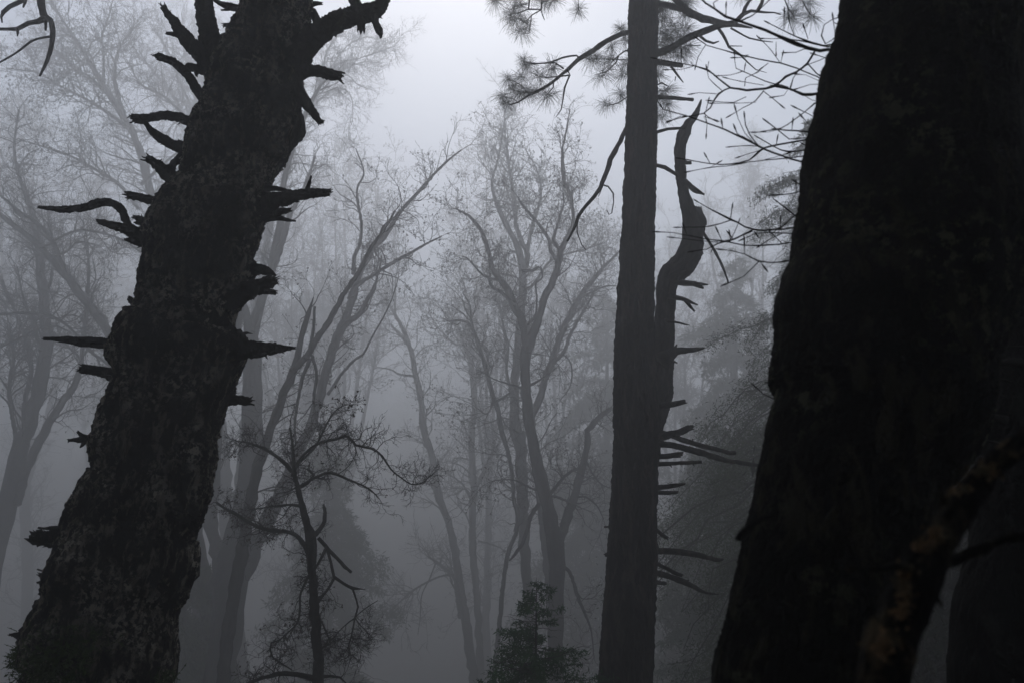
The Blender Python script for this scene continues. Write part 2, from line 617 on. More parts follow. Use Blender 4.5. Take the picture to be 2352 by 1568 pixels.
def stubs(T, D, data, mat, name='broken_limb', sides=26, amp=.75, seed0=0, dz=None, jag=1.5, sc=1.0, step=.009, freq=40):
    for i, h in enumerate(data):
        if h[0] == '+':
            continue
        reg, pts = h
        dd = D + (dz[i % len(dz)] if dz else 0)
        pth = path3(tr(reg, pts), dd)
        mb = MB()
        pth[0, 3] *= 1.3
        q = smooth(pth, step)
        mb.rough(q, sides, amp * float(pth[:, 3].mean()), freq, seed0 + i, jag=jag, stretch=.35)
        k = i + 1
        while k < len(data) and data[k][0] == '+':
            r2, p2 = data[k][1], data[k][2]
            pp = path3(tr(r2, p2), dd)
            q = smooth(pp, step * .8)
            mb.rough(q, 12, amp * .8 * float(pp[:, 3].mean()), freq * 1.3, seed0 + 100 + k, jag=jag, stretch=.4)
            k += 1
        splinters(mb, pth, seed0 + i)
        T.part(name, mb, M[mat])


HS = [
    ('A', [(1420, 480, 130), (1360, 330, 125), (1335, 230, 118), (1312, 100, 104), (1300, -10, 98), (1290, -160, 90), (1240, -330, 70), (1250, -520, 50)]),
    ('A', [(1390, 480, 110), (1310, 380, 108), (1225, 290, 92), (1150, 200, 74), (1100, 120, 46), (1070, 90, 42), (1042, 48, 36)]),
    ('+', 'A', [(1180, 240, 40), (1120, 222, 34), (1062, 213, 16)]),
    ('+', 'A', [(1215, 280, 40), (1220, 240, 34), (1212, 218, 26)]),
    ('A', [(1380, 720, 90), (1320, 650, 62), (1262, 585, 58), (1205, 490, 52), (1125, 410, 48), (1065, 380, 40), (1005, 362, 42)]),
    ('+', 'A', [(1320, 700, 30), (1290, 700, 20), (1268, 690, 8)]),
    ('A', [(1400, 530, 80), (1320, 460, 60), (1240, 435, 48), (1205, 430, 46), (1172, 440, 14)]),
    ('+', 'A', [(1250, 440, 40), (1252, 470, 26), (1255, 486, 12)]),
    ('A', [(1400, 860, 110), (1290, 825, 82), (1190, 768, 58), (1070, 738, 52), (960, 752, 46), (900, 757, 50), (855, 762, 46)]),
    ('+', 'A', [(900, 755, 30), (862, 740, 18), (840, 730, 8)]),
    ('+', 'A', [(930, 780, 26), (890, 785, 20), (868, 785, 10)]),
    ('A', [(1330, 1010, 110), (1220, 965, 92), (1110, 925, 66), (1040, 890, 58), (985, 850, 46), (940, 800, 28), (915, 775, 22)]),
    ('A', [(1330, 990, 90), (1230, 985, 66), (1150, 1010, 50), (1105, 1050, 46), (1088, 1110, 46)]),
    ('A', [(1330, 1280, 150), (1230, 1225, 110), (1120, 1150, 98), (1040, 1085, 76), (980, 1035, 48), (945, 1012, 44)]),
    ('+', 'A', [(955, 1020, 20), (925, 1025, 12), (895, 1018, 6)]),
    ('+', 'A', [(1000, 1060, 30), (1018, 1035, 20), (1025, 1022, 10)]),
    ('A', [(1180, 1340, 90), (1090, 1305, 72), (1000, 1285, 58), (900, 1262, 46), (820, 1245, 40)]),
    ('A', [(1050, 1530, 120), (950, 1500, 90), (850, 1478, 50), (808, 1420, 46), (775, 1340, 48), (705, 1295, 46), (620, 1298, 52), (520, 1330, 46), (400, 1338, 42), (330, 1332, 30), (248, 1322, 18)]),
    ('A', [(1050, 1540, 130), (940, 1505, 104), (820, 1468, 66), (720, 1440, 46), (635, 1415, 28)]),
    ('+', 'A', [(720, 1450, 26), (680, 1412, 14), (650, 1405, 8)]),
    ('A', [(1090, 1460, 90), (1000, 1425, 66), (920, 1412, 52), (855, 1385, 22)]),
    ('+', 'A', [(930, 1430, 30), (880, 1425, 24), (855, 1420, 10)]),
    ('B', [(1050, 260, 120), (940, 248, 66), (860, 232, 44), (800, 222, 16)]),
    ('B', [(960, 700, 90), (905, 665, 62), (865, 635, 46), (828, 600, 30)]),
    ('B', [(940, 770, 90), (880, 768, 62), (835, 785, 42), (812, 792, 26)]),
    ('B', [(900, 900, 130), (780, 888, 78), (640, 882, 68), (520, 872, 56), (420, 862, 40), (350, 856, 26), (285, 853, 18)]),
    ('B', [(950, 1130, 150), (840, 1110, 112), (740, 1088, 76), (640, 1062, 56), (530, 1045, 50)]),
    ('B', [(720, 1515, 80), (640, 1508, 58), (560, 1497, 54), (500, 1497, 30), (440, 1500, 18)]),
    ('+', 'B', [(570, 1495, 46), (520, 1470, 30), (495, 1445, 14)]),
    ('+', 'B', [(540, 1505, 36), (525, 1530, 22), (512, 1545, 8)]),
    ('C', [(620, 620, 190), (500, 625, 140), (400, 632, 120), (310, 645, 92), (240, 638, 84), (218, 630, 66)]),
    ('+', 'C', [(430, 585, 50), (340, 578, 28), (290, 580, 16), (245, 575, 12)]),
    ('C', [(460, 890, 140), (370, 888, 88), (300, 885, 56), (252, 872, 22)]),
    ('+', 'C', [(320, 890, 40), (275, 915, 24), (238, 925, 14)]),
    ('+', 'C', [(350, 880, 22), (290, 858, 12), (238, 840, 8)]),
    ('C', [(340, 1280, 110), (250, 1275, 72), (170, 1272, 54), (110, 1262, 34), (66, 1258, 16)]),
    ('A', [(1750, 520, 260), (1850, 400, 210), (1950, 285, 160), (2050, 205, 130), (2130, 155, 124), (2200, 120, 108), (2300, 92, 112), (2390, 70, 100), (2445, 10, 70), (2480, -60, 56), (2530, -200, 44)]),
    ('+', 'D', [(215, 100, 50), (215, 140, 50), (213, 182, 52)]),
    ('+', 'D', [(290, 100, 50), (312, 160, 46), (332, 205, 46), (338, 238, 14)]),
    ('+', 'D', [(210, 70, 60), (180, 20, 70), (150, -30, 60)]),
    ('+', 'D', [(110, 90, 40), (84, 66, 20), (78, 52, 8)]),
    ('A', [(1900, 60, 60), (1980, 70, 50), (2015, 120, 50), (2060, 190, 60)]),
    ('+', 'A', [(1950, 40, 40), (2010, 25, 30), (2052, 25, 14)]),
    ('A', [(1830, 480, 130), (1900, 470, 100), (1980, 450, 66), (2060, 462, 66), (2120, 480, 64), (2168, 490, 54)]),
    ('+', 'A', [(2120, 468, 26), (2170, 464, 18), (2202, 469, 8)]),
    ('A', [(1850, 540, 120), (1905, 600, 90), (1960, 670, 60), (2005, 730, 44), (2042, 778, 38)]),
    ('+', 'A', [(1920, 640, 30), (1945, 615, 20), (1955, 600, 8)]),
    ('A', [(1850, 730, 120), (1890, 790, 100), (1895, 850, 84), (1870, 900, 62), (1845, 945, 44)]),
    ('+', 'A', [(1900, 790, 60), (1925, 830, 30), (1940, 850, 14)]),
    ('A', [(1560, 1300, 160), (1680, 1292, 120), (1800, 1270, 84), (1950, 1240, 60), (2090, 1228, 42)]),
    ('+', 'A', [(1955, 1230, 36), (1970, 1180, 24), (1985, 1125, 10)]),
    ('+', 'A', [(1690, 1205, 40), (1770, 1205, 30), (1850, 1222, 26)]),
    ('A', [(1600, 1390, 120), (1690, 1372, 72), (1780, 1352, 40), (1845, 1342, 30)]),
    ('A', [(1600, 1400, 100), (1700, 1392, 60), (1780, 1390, 34), (1835, 1405, 20), (1882, 1411, 10)]),
    ('B', [(1500, 410, 130), (1580, 415, 86), (1650, 412, 62), (1710, 425, 44), (1756, 450, 12)]),
    ('B', [(1380, 620, 230), (1480, 588, 160), (1590, 545, 110), (1660, 520, 84), (1720, 495, 70), (1742, 485, 56)]),
    ('+', 'B', [(1620, 550, 60), (1690, 550, 44), (1760, 562, 30)]),
    ('B', [(1300, 800, 280), (1390, 845, 250), (1480, 885, 190), (1570, 918, 118), (1660, 922, 84), (1740, 915, 70), (1800, 917, 44), (1880, 914, 16)]),
    ('+', 'B', [(1740, 900, 40), (1755, 885, 22), (1757, 876, 8)]),
    ('B', [(1340, 1250, 140), (1430, 1240, 86), (1510, 1243, 56), (1586, 1250, 46)]),
    ('+', 'B', [(1450, 1220, 50), (1480, 1205, 36), (1505, 1192, 16)]),
    ('A', [(1640, 70, 80), (1560, 62, 48), (1480, 45, 42), (1420, 30, 30), (1365, 0, 18)]),
    ('+', 'A', [(1480, 50, 30), (1440, 65, 16), (1410, 66, 8)]),
    ('A', [(1590, 180, 80), (1510, 165, 36), (1430, 162, 22)]),
    ('A', [(1560, 280, 90), (1480, 240, 48), (1430, 235, 36), (1385, 262, 20)]),
]
stubs(hero, D_HERO, HS, 'stub', seed0=5, dz=[0, -.03, .05, -.05, .02, .06])

# moss tufts at its foot
rng = np.random.default_rng(4)
for (X, Y, n, rr) in ((330, 1420, 700, 150), (190, 1440, 260, 70), (520, 1370, 420, 120), (150, 1395, 110, 40), (420, 1560, 400, 130), (1060, 1560, 100, 60)):
    px, py, _ = tr('C', [(X, Y)])[0]
    c = np.array(P(px, py, D_HERO - .28 if 250 < X < 900 else D_HERO - .1)[:3])
    s = D_HERO / F * .36
    pts = c + rng.normal(size=(n, 3)) * np.array([rr * s * .55, .03, rr * s * .55])
    G = np.zeros((n, 4, 4))
    d = rng.normal(size=(n, 3)) + np.array([-.4, -.6, .25])
    d /= np.linalg.norm(d, axis=1, keepdims=True)
    for k in range(4):
        G[:, k, :3] = pts + d * k * .014
        G[:, k, 3] = .0022 * (1 - k * .25)
    mb = MB()
    addtubes(mb, G, 3)
    leaves_at(mb, rng, G[:, 2, :3], .009)
    hero.part('moss_tuft', mb, M['moss'], kind='stuff', smooth_=False)

# ------------------------------------------------------------------ great dark trunk, right foreground
rows = [('G', 0, 1215, 2335), ('G', 150, 1197, 2305), ('G', 300, 1167, 2275), ('G', 420, 1142, 2255), ('G', 500, 1092, 2240), ('G', 560, 1072, 2230), ('G', 600, 1066, 2222), ('G', 700, 1062, 2215),
        ('G', 800, 1035, 2215), ('G', 900, 1012, 2225), ('G', 1000, 987, 2235), ('G', 1100, 976, 2240), ('G', 1200, 970, 2250), ('G', 1300, 955, 2260),
        ('G', 1400, 940, 2275), ('H', 200, 917, 2285), ('H', 300, 898, 2285), ('H', 400, 878, 2275), ('H', 500, 850, 2255), ('H', 600, 822, 2215), ('H', 660, 790, 2165), ('H', 700, 776, 2142),
        ('H', 760, 770, 2125), ('H', 850, 785, 2100), ('H', 950, 780, 2085), ('H', 1100, 762, 2075), ('H', 1200, 745, 2068), ('H', 1300, 732, 2050), ('H', 1360, 725, 2020), ('H', 1450, 715, 1960),
        ('I', 50, 700, 1895), ('I', 200, 675, 1832), ('I', 300, 655, 1800), ('I', 400, 636, 1775), ('I', 500, 620, 1735), ('I', 600, 603, 1695), ('I', 800, 560, 1650),
        ('I', 1000, 515, 1600), ('I', 1200, 475, 1570), ('I', 1400, 430, 1545), ('I', 1568, 385, 1525)]
q0 = path3(edges(rows), D_RIGHT)
rt = Thing('dark_oak_tree', 'huge nearly black trunk filling the right foreground, bare twigs reaching left from it', 'tree',
           (q0[0][0], D_RIGHT, ground_z(q0[0][0], D_RIGHT)))
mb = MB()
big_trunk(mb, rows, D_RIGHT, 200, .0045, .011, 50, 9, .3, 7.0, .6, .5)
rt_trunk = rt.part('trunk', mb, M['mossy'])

TW = [
    [('G', (1290, 330, 26), (1165, 322, 22), (1050, 320, 22), (960, 298, 20), (850, 256, 19), (700, 195, 18), (560, 145, 16), (450, 105, 16), (380, 60, 13), (320, 20, 12), (270, -30, 10), (180, -120, 7)),
     ('G', (450, 105, 8), (450, 75, 5), (452, 40, 4)), ('G', (540, 135, 8), (620, 100, 6), (730, 0, 4)), ('G', (380, 60, 8), (370, 20, 6), (430, -20, 4))],
    [('G', (1020, 322, 14), (995, 365, 14), (970, 410, 14), (900, 460, 13), (830, 490, 12), (760, 550, 14), (640, 573, 15), (540, 572, 14), (480, 560, 12), (400, 503, 10), (330, 445, 9), (250, 422, 7), (100, 395, 5), (0, 375, 5)),
     ('G', (480, 560, 10), (400, 600, 10), (350, 690, 9), (310, 725, 8), (200, 745, 6), (95, 772, 4)), ('G', (430, 582, 5), (340, 500, 4), (328, 440, 3)), ('G', (390, 602, 5), (280, 592, 4), (238, 600, 4)),
     ('G', (310, 725, 5), (340, 750, 4), (370, 765, 3)), ('G', (315, 720, 5), (330, 790, 4), (325, 860, 3)), ('G', (250, 422, 5), (160, 445, 4), (80, 446, 3)), ('G', (165, 400, 4), (165, 340, 3))],
    [('G', (1180, 590, 16), (1065, 595, 14), (940, 608, 14), (860, 570, 12), (770, 550, 12)),
     ('G', (690, 580, 8), (640, 645, 7), (560, 690, 5), (478, 738, 4)), ('G', (690, 582, 6), (750, 630, 5), (800, 672, 3)), ('G', (580, 620, 5), (500, 655, 4), (360, 645, 3)), ('G', (640, 655, 4), (540, 660, 4), (370, 660, 3)),
     ('G', (860, 570, 8), (880, 500, 6), (940, 430, 6), (1040, 390, 5), (1150, 340, 5)), ('G', (845, 575, 4), (820, 610, 4), (760, 620, 3)), ('G', (940, 605, 4), (1000, 640, 4), (1060, 650, 4))],
    [('G', (1080, 1075, 16), (980, 1045, 14), (870, 1015, 12), (700, 955, 13), (560, 880, 12), (400, 810, 10), (330, 788, 9), (200, 740, 8), (50, 700, 6), (38, 680, 6)),
     ('G', (670, 945, 8), (600, 860, 8), (575, 800, 7), (568, 745, 7)), ('G', (650, 935, 6), (570, 850, 5), (530, 760, 4), (512, 700, 5)), ('G', (330, 790, 5), (310, 745, 4), (370, 765, 3)), ('G', (430, 822, 4), (425, 790, 4)),
     ('G', (560, 885, 5), (520, 850, 4), (510, 825, 4)), ('G', (200, 742, 4), (160, 745, 4), (98, 772, 4)), ('G', (320, 715, 4), (335, 655, 6))],
    [('G', (1120, 860, 14), (1025, 880, 12), (900, 905, 11), (700, 945, 12), (600, 1020, 8), (480, 1050, 8), (350, 1045, 7), (160, 1013, 5)),
     ('G', (700, 945, 6), (600, 930, 5), (480, 938, 4)), ('G', (670, 960, 5), (600, 980, 4), (540, 1000, 4)), ('G', (350, 1047, 4), (325, 1000, 4)), ('G', (360, 1062, 3), (400, 1040, 3))],
    [('G', (1090, 980, 12), (1000, 990, 9), (830, 1010, 8), (600, 1035, 6), (500, 1055, 6), (350, 1070, 5), (220, 1095, 4)), ('G', (700, 1020, 4), (780, 1000, 3), (830, 985, 3))],
    [('G', (1120, 860, 14), (1030, 850, 12), (900, 838, 10), (780, 828, 8)), ('G', (1030, 870, 8), (850, 887, 7), (770, 820, 7), (715, 780, 6)), ('G', (780, 830, 4), (720, 845, 3), (640, 845, 3)), ('G', (870, 835, 4), (875, 785, 4))],
    [('G', (1080, 920, 12), (1000, 940, 9), (900, 970, 9), (800, 960, 8), (700, 905, 6), (658, 880, 5)), ('G', (770, 930, 4), (778, 885, 6)), ('G', (990, 945, 5), (950, 925, 3))],
    [('G', (1030, 1430, 14), (930, 1445, 12), (820, 1463, 11), (630, 1465, 11), (480, 1402, 10), (400, 1360, 8), (270, 1290, 6)),
     ('G', (620, 1470, 11), (500, 1528, 11), (400, 1555, 9), (330, 1590, 6), (240, 1604, 4)), ('G', (480, 1405, 8), (350, 1445, 6), (150, 1452, 5)), ('G', (478, 1400, 6), (490, 1325, 5)), ('G', (630, 1475, 5), (640, 1492, 4)),
     ('G', (800, 1465, 5), (800, 1405, 5)), ('G', (500, 1530, 5), (475, 1500, 4))],
    [('H', (1000, 225, 12), (915, 235, 10), (800, 252, 9), (680, 262, 10), (560, 258, 9), (470, 240, 9), (300, 215, 7), (120, 180, 5), (20, 174, 4)), ('H', (400, 240, 6), (300, 232, 5), (115, 210, 4)), ('H', (570, 255, 4), (568, 230, 4)), ('H', (810, 250, 5), (748, 190, 5)),
     ('H', (200, 190, 4), (185, 150, 3)), ('H', (425, 230, 4), (398, 172, 5)), ('H', (480, 235, 4), (475, 195, 4))],
    [('H', (980, 345, 10), (885, 355, 8), (800, 368, 8), (660, 362, 8), (570, 315, 7), (480, 292, 6), (425, 287, 4)), ('H', (655, 365, 7), (560, 460, 6), (455, 503, 6)), ('H', (570, 315, 4), (568, 260, 3)), ('H', (670, 368, 4), (692, 395, 3)),
     ('H', (800, 365, 5), (880, 345, 4))],
    [('H', (1000, 185, 10), (915, 187, 9), (820, 182, 8), (640, 183, 5), (560, 220, 4)), ('H', (820, 180, 5), (740, 215, 4), (670, 260, 4))],
    [('G', (1060, 1190, 12), (970, 1210, 9), (870, 1237, 8), (755, 1245, 6)), ('G', (900, 1230, 4), (897, 1180, 5)), ('G', (965, 1205, 5), (900, 1165, 4))],
    [('G', (1040, 1240, 10), (950, 1320, 7), (830, 1430, 8), (800, 1450, 5))],
    [('G', (1000, 1480, 10), (940, 1413, 9), (850, 1345, 8), (780, 1290, 6)), ],
    [('G', (1180, 550, 12), (1090, 520, 9), (960, 460, 8), (800, 405, 9), (650, 378, 8), (500, 340, 7), (330, 290, 6), (275, 253, 5)), ('G', (322, 285, 5), (270, 370, 4), (258, 420, 4)), ('G', (800, 405, 4), (720, 300, 4), (668, 250, 4)),
     ('G', (800, 400, 3), (812, 350, 3)), ('G', (720, 405, 5), (680, 435, 4)), ('G', (580, 368, 3), (510, 370, 3))],
    [('G', (1180, 660, 12), (1055, 640, 8), (930, 735, 7), (800, 820, 6), (700, 838, 3)), ('G', (1050, 770, 6), (980, 730, 5), (900, 690, 5)), ('G', (1045, 820, 5), (975, 790, 5), (938, 750, 5))],
    [('G', (850, 556, 8), (700, 518, 7), (580, 466, 6), (516, 438, 5), (505, 348, 4)), ('G', (560, 455, 5), (480, 480, 4), (408, 485, 3)), ('G', (565, 465, 4), (572, 425, 4)), ('G', (570, 550, 4), (575, 500, 4), (640, 468, 3)), ('G', (690, 545, 4), (540, 520, 4), (455, 500, 3))],
    [('G', (970, 405, 8), (1030, 470, 8), (1110, 520, 8))],
    [('G', (1200, 290, 12), (1100, 300, 9), (1000, 272, 9), (900, 238, 8), (830, 203, 7), (725, 150, 5)), ('G', (890, 235, 5), (850, 120, 5), (848, 0, 4), (845, -60, 4)), ('G', (975, 250, 4), (950, 180, 3)), ('G', (820, 190, 4), (822, 78, 7))],
    [('G', (1260, 130, 9), (1170, 220, 7), (1085, 280, 6), (1060, 230, 6), (1078, 160, 6), (1130, 125, 6), (1215, 98, 7)), ('G', (1142, 310, 4), (1145, 200, 4), (1132, 115, 5)), ('G', (1140, 145, 5), (1190, 165, 5), (1250, 200, 5))],
    [('G', (1190, 270, 8), (1080, 292, 7), (930, 262, 6), (850, 250, 5), (690, 248, 4)), ('G', (1010, 320, 8), (950, 315, 6), (900, 335, 5), (838, 338, 6)), ('G', (770, 270, 4), (770, 340, 3))],
    [('G', (1200, 420, 9), (1130, 385, 6), (1020, 350, 6)), ('G', (1140, 420, 4), (1095, 405, 4), (1065, 440, 4), (1060, 500, 4))],
    [('G', (1150, 560, 8), (1060, 540, 5), (990, 540, 4), (900, 570, 4)), ('G', (1050, 520, 4), (960, 480, 3), (910, 475, 3))],
    [('H', (840, 1255, 8), (745, 1232, 7), (690, 1205, 6), (643, 1163, 5))],
    [('H', (900, 1140, 8), (790, 1140, 4), (740, 1135, 4))],
]
rng = np.random.default_rng(77)
for gi, grp in enumerate(TW):
    mb = MB()
    dd = D_TWIG - .4 + .5 * ((gi * 37) % 10) / 10
    for k, sp in enumerate(grp):
        reg, pts = sp[0], list(sp[1:])
        pth = path3(tr(reg, pts), dd + 0.012 * (k % 3))
        pth[:, 3] *= 1.0
        q = smooth(pth, .02)
        q[:, :3] += rng.normal(size=(len(q), 3)) * q[:, 3:4] * .25
        nodes = rng.random(len(q)) < .16
        q[nodes, 3] *= 1.45
        q[-1, 3] = max(q[-1, 3], .0012)
        mb.tubes(q[None, :, :3], q[None, :, 3], 7)
        # buds
        b = q[-1]
        bd = q[-1, :3] - q[-2, :3]
        bd /= np.linalg.norm(bd) + 1e-9
        bp = np.array([[*(b[:3] + bd * t * .012), r] for t, r in ((-.4, b[3]), (.2, .0021), (.7, .0019), (1.3, .0006))])
        mb.tubes(bp[None, :, :3], bp[None, :, 3], 6)
        # short spurs
        for i in range(6, len(q) - 3):
            if rng.random() < .075:
                d = rng.normal(size=3)
                d[1] *= .4
                d /= np.linalg.norm(d)
                ln = rng.uniform(.008, .045)
                sp2 = np.array([[*(q[i, :3] + d * ln * t + np.array([0, 0, .3 * ln * t * t])), r] for t, r in ((0, .0014), (.5, .0009), (.85, .0009), (.95, .0017), (1.1, .0006))])
                mb.tubes(sp2[None, :, :3], sp2[None, :, 3], 5)
    rt.part('twig', mb, M['twig'])
# crooked snag of a twig low on the left flank
mb = MB()
q = smooth(path3(tr('I', [(760, 490, 34), (680, 520, 34), (620, 552, 34), (565, 590, 34), (535, 630, 38), (527, 655, 44)]), D_RIGHT - .45), .004)
mb.rough(q, 14, .0016, 60, 3, jag=.3)
rt.part('broken_limb', mb, M['stub'])

# added unseen canopy on the dark oak, to shade the near air and trunks
r = np.random.default_rng(31)
lim = []
for k in range(30):
    a = k * 2.4
    R = r.uniform(3.5, 10.5)
    c = (0.6, -3.2)
    z0 = r.uniform(4.8, 6.6)
    lim.append([(1.0 + (c[0] + math.cos(a) * R - 1.0) * t, 1.3 + (c[1] + math.sin(a) * R - 1.3) * t, z0 + (r.uniform(8.0, 11.0) - z0) * t ** .8, .10 * (1 - t) + .02) for t in np.linspace(0, 1, 14)])
lim = np.array(lim)
mb = MB()
addtubes(mb, lim, 7)
g1 = sprout(r, lim, 800, (.8, 2.2), (.4, 1.1), (0, 0, .03), .15, 7, .5, .008, .3)
g2 = sprout(r, g1, 5200, (.3, .9), (.4, 1.1), (0, 0, .0), .2, 5, .5, .005)
addtubes(mb, g1, 5)
addtubes(mb, g2, 3)
shade_canopy = rt.part('crown', mb, M['edge'])
mb = MB()
tp = np.vstack([g2[:, -1, :3], g2[:, 2, :3], g1[:, -1, :3]])
tp = tp[tp[:, 2] > 6.6]
leaves_at(mb, r, np.repeat(tp, 9, 0), .10, .16)
rt.part('leaves', mb, M['leaf'], parent=shade_canopy, smooth_=False)

# ------------------------------------------------------------------ second dark trunk at the right edge
rows = [('G', -10, 2345, 2900), ('G', 300, 2318, 2880), ('G', 600, 2292, 2860), ('G', 900, 2262, 2850), ('G', 1200, 2262, 2850), ('H', 300, 2270, 2850), ('H', 600, 2245, 2840),
        ('H', 800, 2205, 2820), ('H', 1000, 2178, 2800), ('H', 1200, 2142, 2780), ('H', 1400, 2108, 2760), ('I', 50, 2095, 2740), ('I', 300, 2080, 2720),
        ('I', 800, 2040, 2700), ('I', 1000, 1985, 2680), ('I', 1200, 1940, 2660), ('I', 1400, 1925, 2660), ('I', 1568, 1905, 2660)]
q0 = path3(edges(rows), D_EDGE)
et = Thing('dark_trunk_tree', 'second dark trunk half cut off by the right edge, behind the huge black one', 'tree', (q0[0][0], D_EDGE, ground_z(q0[0][0], D_EDGE)))
mb = MB()
big_trunk(mb, rows, D_EDGE, 120, .011, .011, 44, 19, .4, 7.0, .6, .5)
et.part('trunk', mb, M['edge'])
for gi, grp in enumerate([
    [('H', (2320, 1010, 70), (2200, 1000, 50), (2150, 960, 30), (2110, 930, 24), (2080, 915, 12))],
    [('H', (2420, 900, 14), (2300, 905, 10), (2200, 910, 9), (2080, 897, 5)), ('H', (2200, 910, 6), (2160, 880, 5), (2195, 800, 4)), ('H', (2180, 930, 6), (2120, 935, 5), (2060, 930, 4))],
    [('H', (2250, 1370, 60), (2110, 1345, 34), (2060, 1300, 20), (2040, 1270, 10)), ('H', (2120, 1352, 20), (2060, 1352, 16), (2000, 1358, 8))],
    [('H', (2230, 1530, 30), (2110, 1500, 14), (2020, 1478, 9), (1940, 1500, 6), (1900, 1540, 4)), ('I', (2110, 30, 9), (2060, 0, 7), (1960, 0, 5), (1890, 30, 4))],
    [('H', (2380, 1010, 14), (2200, 1000, 7), (2080, 1003, 5)), ('H', (2280, 1130, 10), (2150, 1100, 6), (2070, 1120, 4))],
    [('H', (2380, 730, 14), (2250, 715, 8), (2140, 695, 5)), ('H', (2300, 730, 8), (2200, 770, 6), (2110, 815, 4)), ('H', (2390, 735, 9), (2300, 640, 6), (2180, 690, 4))],
    [('I', (2220, 140, 16), (2100, 130, 9), (1990, 95, 6), (1900, 60, 4)), ('I', (2160, 90, 8), (2060, 160, 6), (1990, 250, 5), (1850, 335, 5), (1790, 350, 5))],
]):
    mb = MB()
    for k, sp in enumerate(grp):
        q = smooth(path3(tr(sp[0], list(sp[1:])), D_EDGE - .1 - .012 * k), .02)
        q[:, :3] += rng.normal(size=(len(q), 3)) * q[:, 3:4] * .2
        mb.tubes(q[None, :, :3], q[None, :, 3], 7)
    et.part('twig', mb, M['twig'])

# ------------------------------------------------------------------ forked lichened limb, out of focus, bottom right corner
lp = path3(tr('I', [(1400, 1800, 330), (1452, 1568, 325), (1530, 1300, 300), (1600, 1080, 290), (1650, 920, 290), (1720, 800, 230), (1800, 680, 180), (1870, 560, 165), (1960, 430, 180), (2090, 260, 175), (2240, 110, 160), (2400, -20, 160), (2700, -300, 180), (3300, -700, 160)]), D_LIMB)
lp = ext_ground(lp, 1.5)
fl = Thing('forked_limb_tree', 'blurred thin leaning tree with orange lichen forking across the bottom right corner', 'tree', (lp[0][0], lp[0][1], lp[0][2] + .15))
mb = MB()
mb.rough(smooth(lp, .006), 40, .005, 75, 21, lump=.5, stretch=.4)
fl.part('trunk', mb, M['lichen'])
rng = np.random.default_rng(5)
for X, Y, rx, ry, n, dr in ((2110, 215, 70, 40, 260, .010), (1985, 330, 40, 40, 90, .010), (1790, 615, 46, 40, 200, .013), (1730, 690, 70, 50, 200, .014), (1585, 960, 40, 110, 300, .018), (1560, 1110, 50, 50, 130, .018), (1450, 1330, 60, 60, 160, .019), (1900, 345, 30, 20, 60, .010)):
    px, py, _ = tr('I', [(X, Y)])[0]
    c = np.array(P(px, py, D_LIMB - dr)[:3])
    k = .36 * D_LIMB / F
    q = c + rng.normal(size=(n // 2, 3)) * np.array([rx * k * .6, .0015, ry * k * .6]) * rng.uniform(.3, 1.4, (n // 2, 1))
    mb = MB()
    leaves_at(mb, rng, q, .0024)
    fl.part('lichen_patch', mb, M['crust'], kind='stuff', smooth_=False)
fk = [('I', [(1560, 1250, 60), (1440, 1180, 44), (1380, 1150, 20)]), ('I', [(1900, 500, 60), (1840, 400, 40), (1825, 340, 24)]), ('I', [(1700, 950, 60), (1790, 1010, 40), (1830, 1080, 14)])]
for k, (rg_, pp) in enumerate(fk):
    mb = MB()
    mb.rough(smooth(path3(tr(rg_, pp), D_LIMB), .004), 16, .003, 70, 70 + k, jag=.8)
    fl.part('broken_limb', mb, M['lichen'])
mb = MB()
mb.rough(smooth(path3(tr('I', [(1740, 800, 130), (1850, 800, 90), (2000, 740, 70), (2200, 660, 60), (2450, 600, 60), (2900, 500, 50)]), D_LIMB + .03), .006), 30, .0045, 75, 22, lump=.5, stretch=.4)
fl.part('limb', mb, M['mossy'])
mb = MB()
q = smooth(path3(tr('I', [(1640, 840, 60), (1540, 820, 50), (1460, 835, 30), (1380, 843, 20), (1300, 842, 18), (1250, 840, 30), (1220, 842, 26)]), D_LIMB - .03), .004)
mb.rough(q, 12, .0012, 60, 23)
fl.part('twig', mb, M['lichen'])

# ------------------------------------------------------------------ dead branch hanging into the top left corner
hb = path3([(-330, 2300, 75), (-340, 1500, 66), (-330, 800, 58), (-300, 200, 50), (-230, -200, 40), (-100, -330, 30), (30, -200, 20)], D_HANG)
hb = ext_ground(hb)
ht = Thing('overhanging_tree', 'dead crooked branch hanging into the top left corner', 'tree', (hb[0][0], hb[0][1], hb[0][2] + .15))
mb = MB()
q = limb_mesh(mb, hb, 14, .05, 3, .08)
ht.part('trunk', mb, M['bark'])
for i, sp in enumerate([
    [(120, -560, 58), (200, -300, 52), (250, -80, 50), (268, 60, 44), (290, 115, 44), (322, 130, 34), (336, 200, 32), (328, 290, 28), (300, 390, 22), (255, 485, 12)],
    [(290, 118, 44), (240, 140, 32), (180, 150, 28), (140, 172, 26), (108, 188, 26), (50, 188, 20), (-60, 186, 18)],
    [(325, 235, 16), (260, 245, 14), (200, 265, 14), (130, 320, 13), (60, 365, 12), (0, 398, 11), (-80, 440, 9)],
    [(40, -480, 40), (180, -150, 36), (175, -20, 32), (130, 12, 28), (60, 45, 28), (20, 80, 26), (8, 110, 14), (14, 145, 8)],
    [(290, 125, 26), (292, 160, 18), (290, 195, 12)],
    [(112, 188, 22), (112, 215, 14), (110, 232, 6)],
    [(165, -10, 22), (158, 20, 18), (148, 48, 10)],
]):
    mb = MB()
    pp = path3(tr('A', sp), D_HANG)
    q = smooth(pp, .04)
    mb.rough(q, 14, .22 * float(pp[:, 3].mean()), 16, 50 + i, jag=.4)
    ht.part('limb', mb, M['bark'])

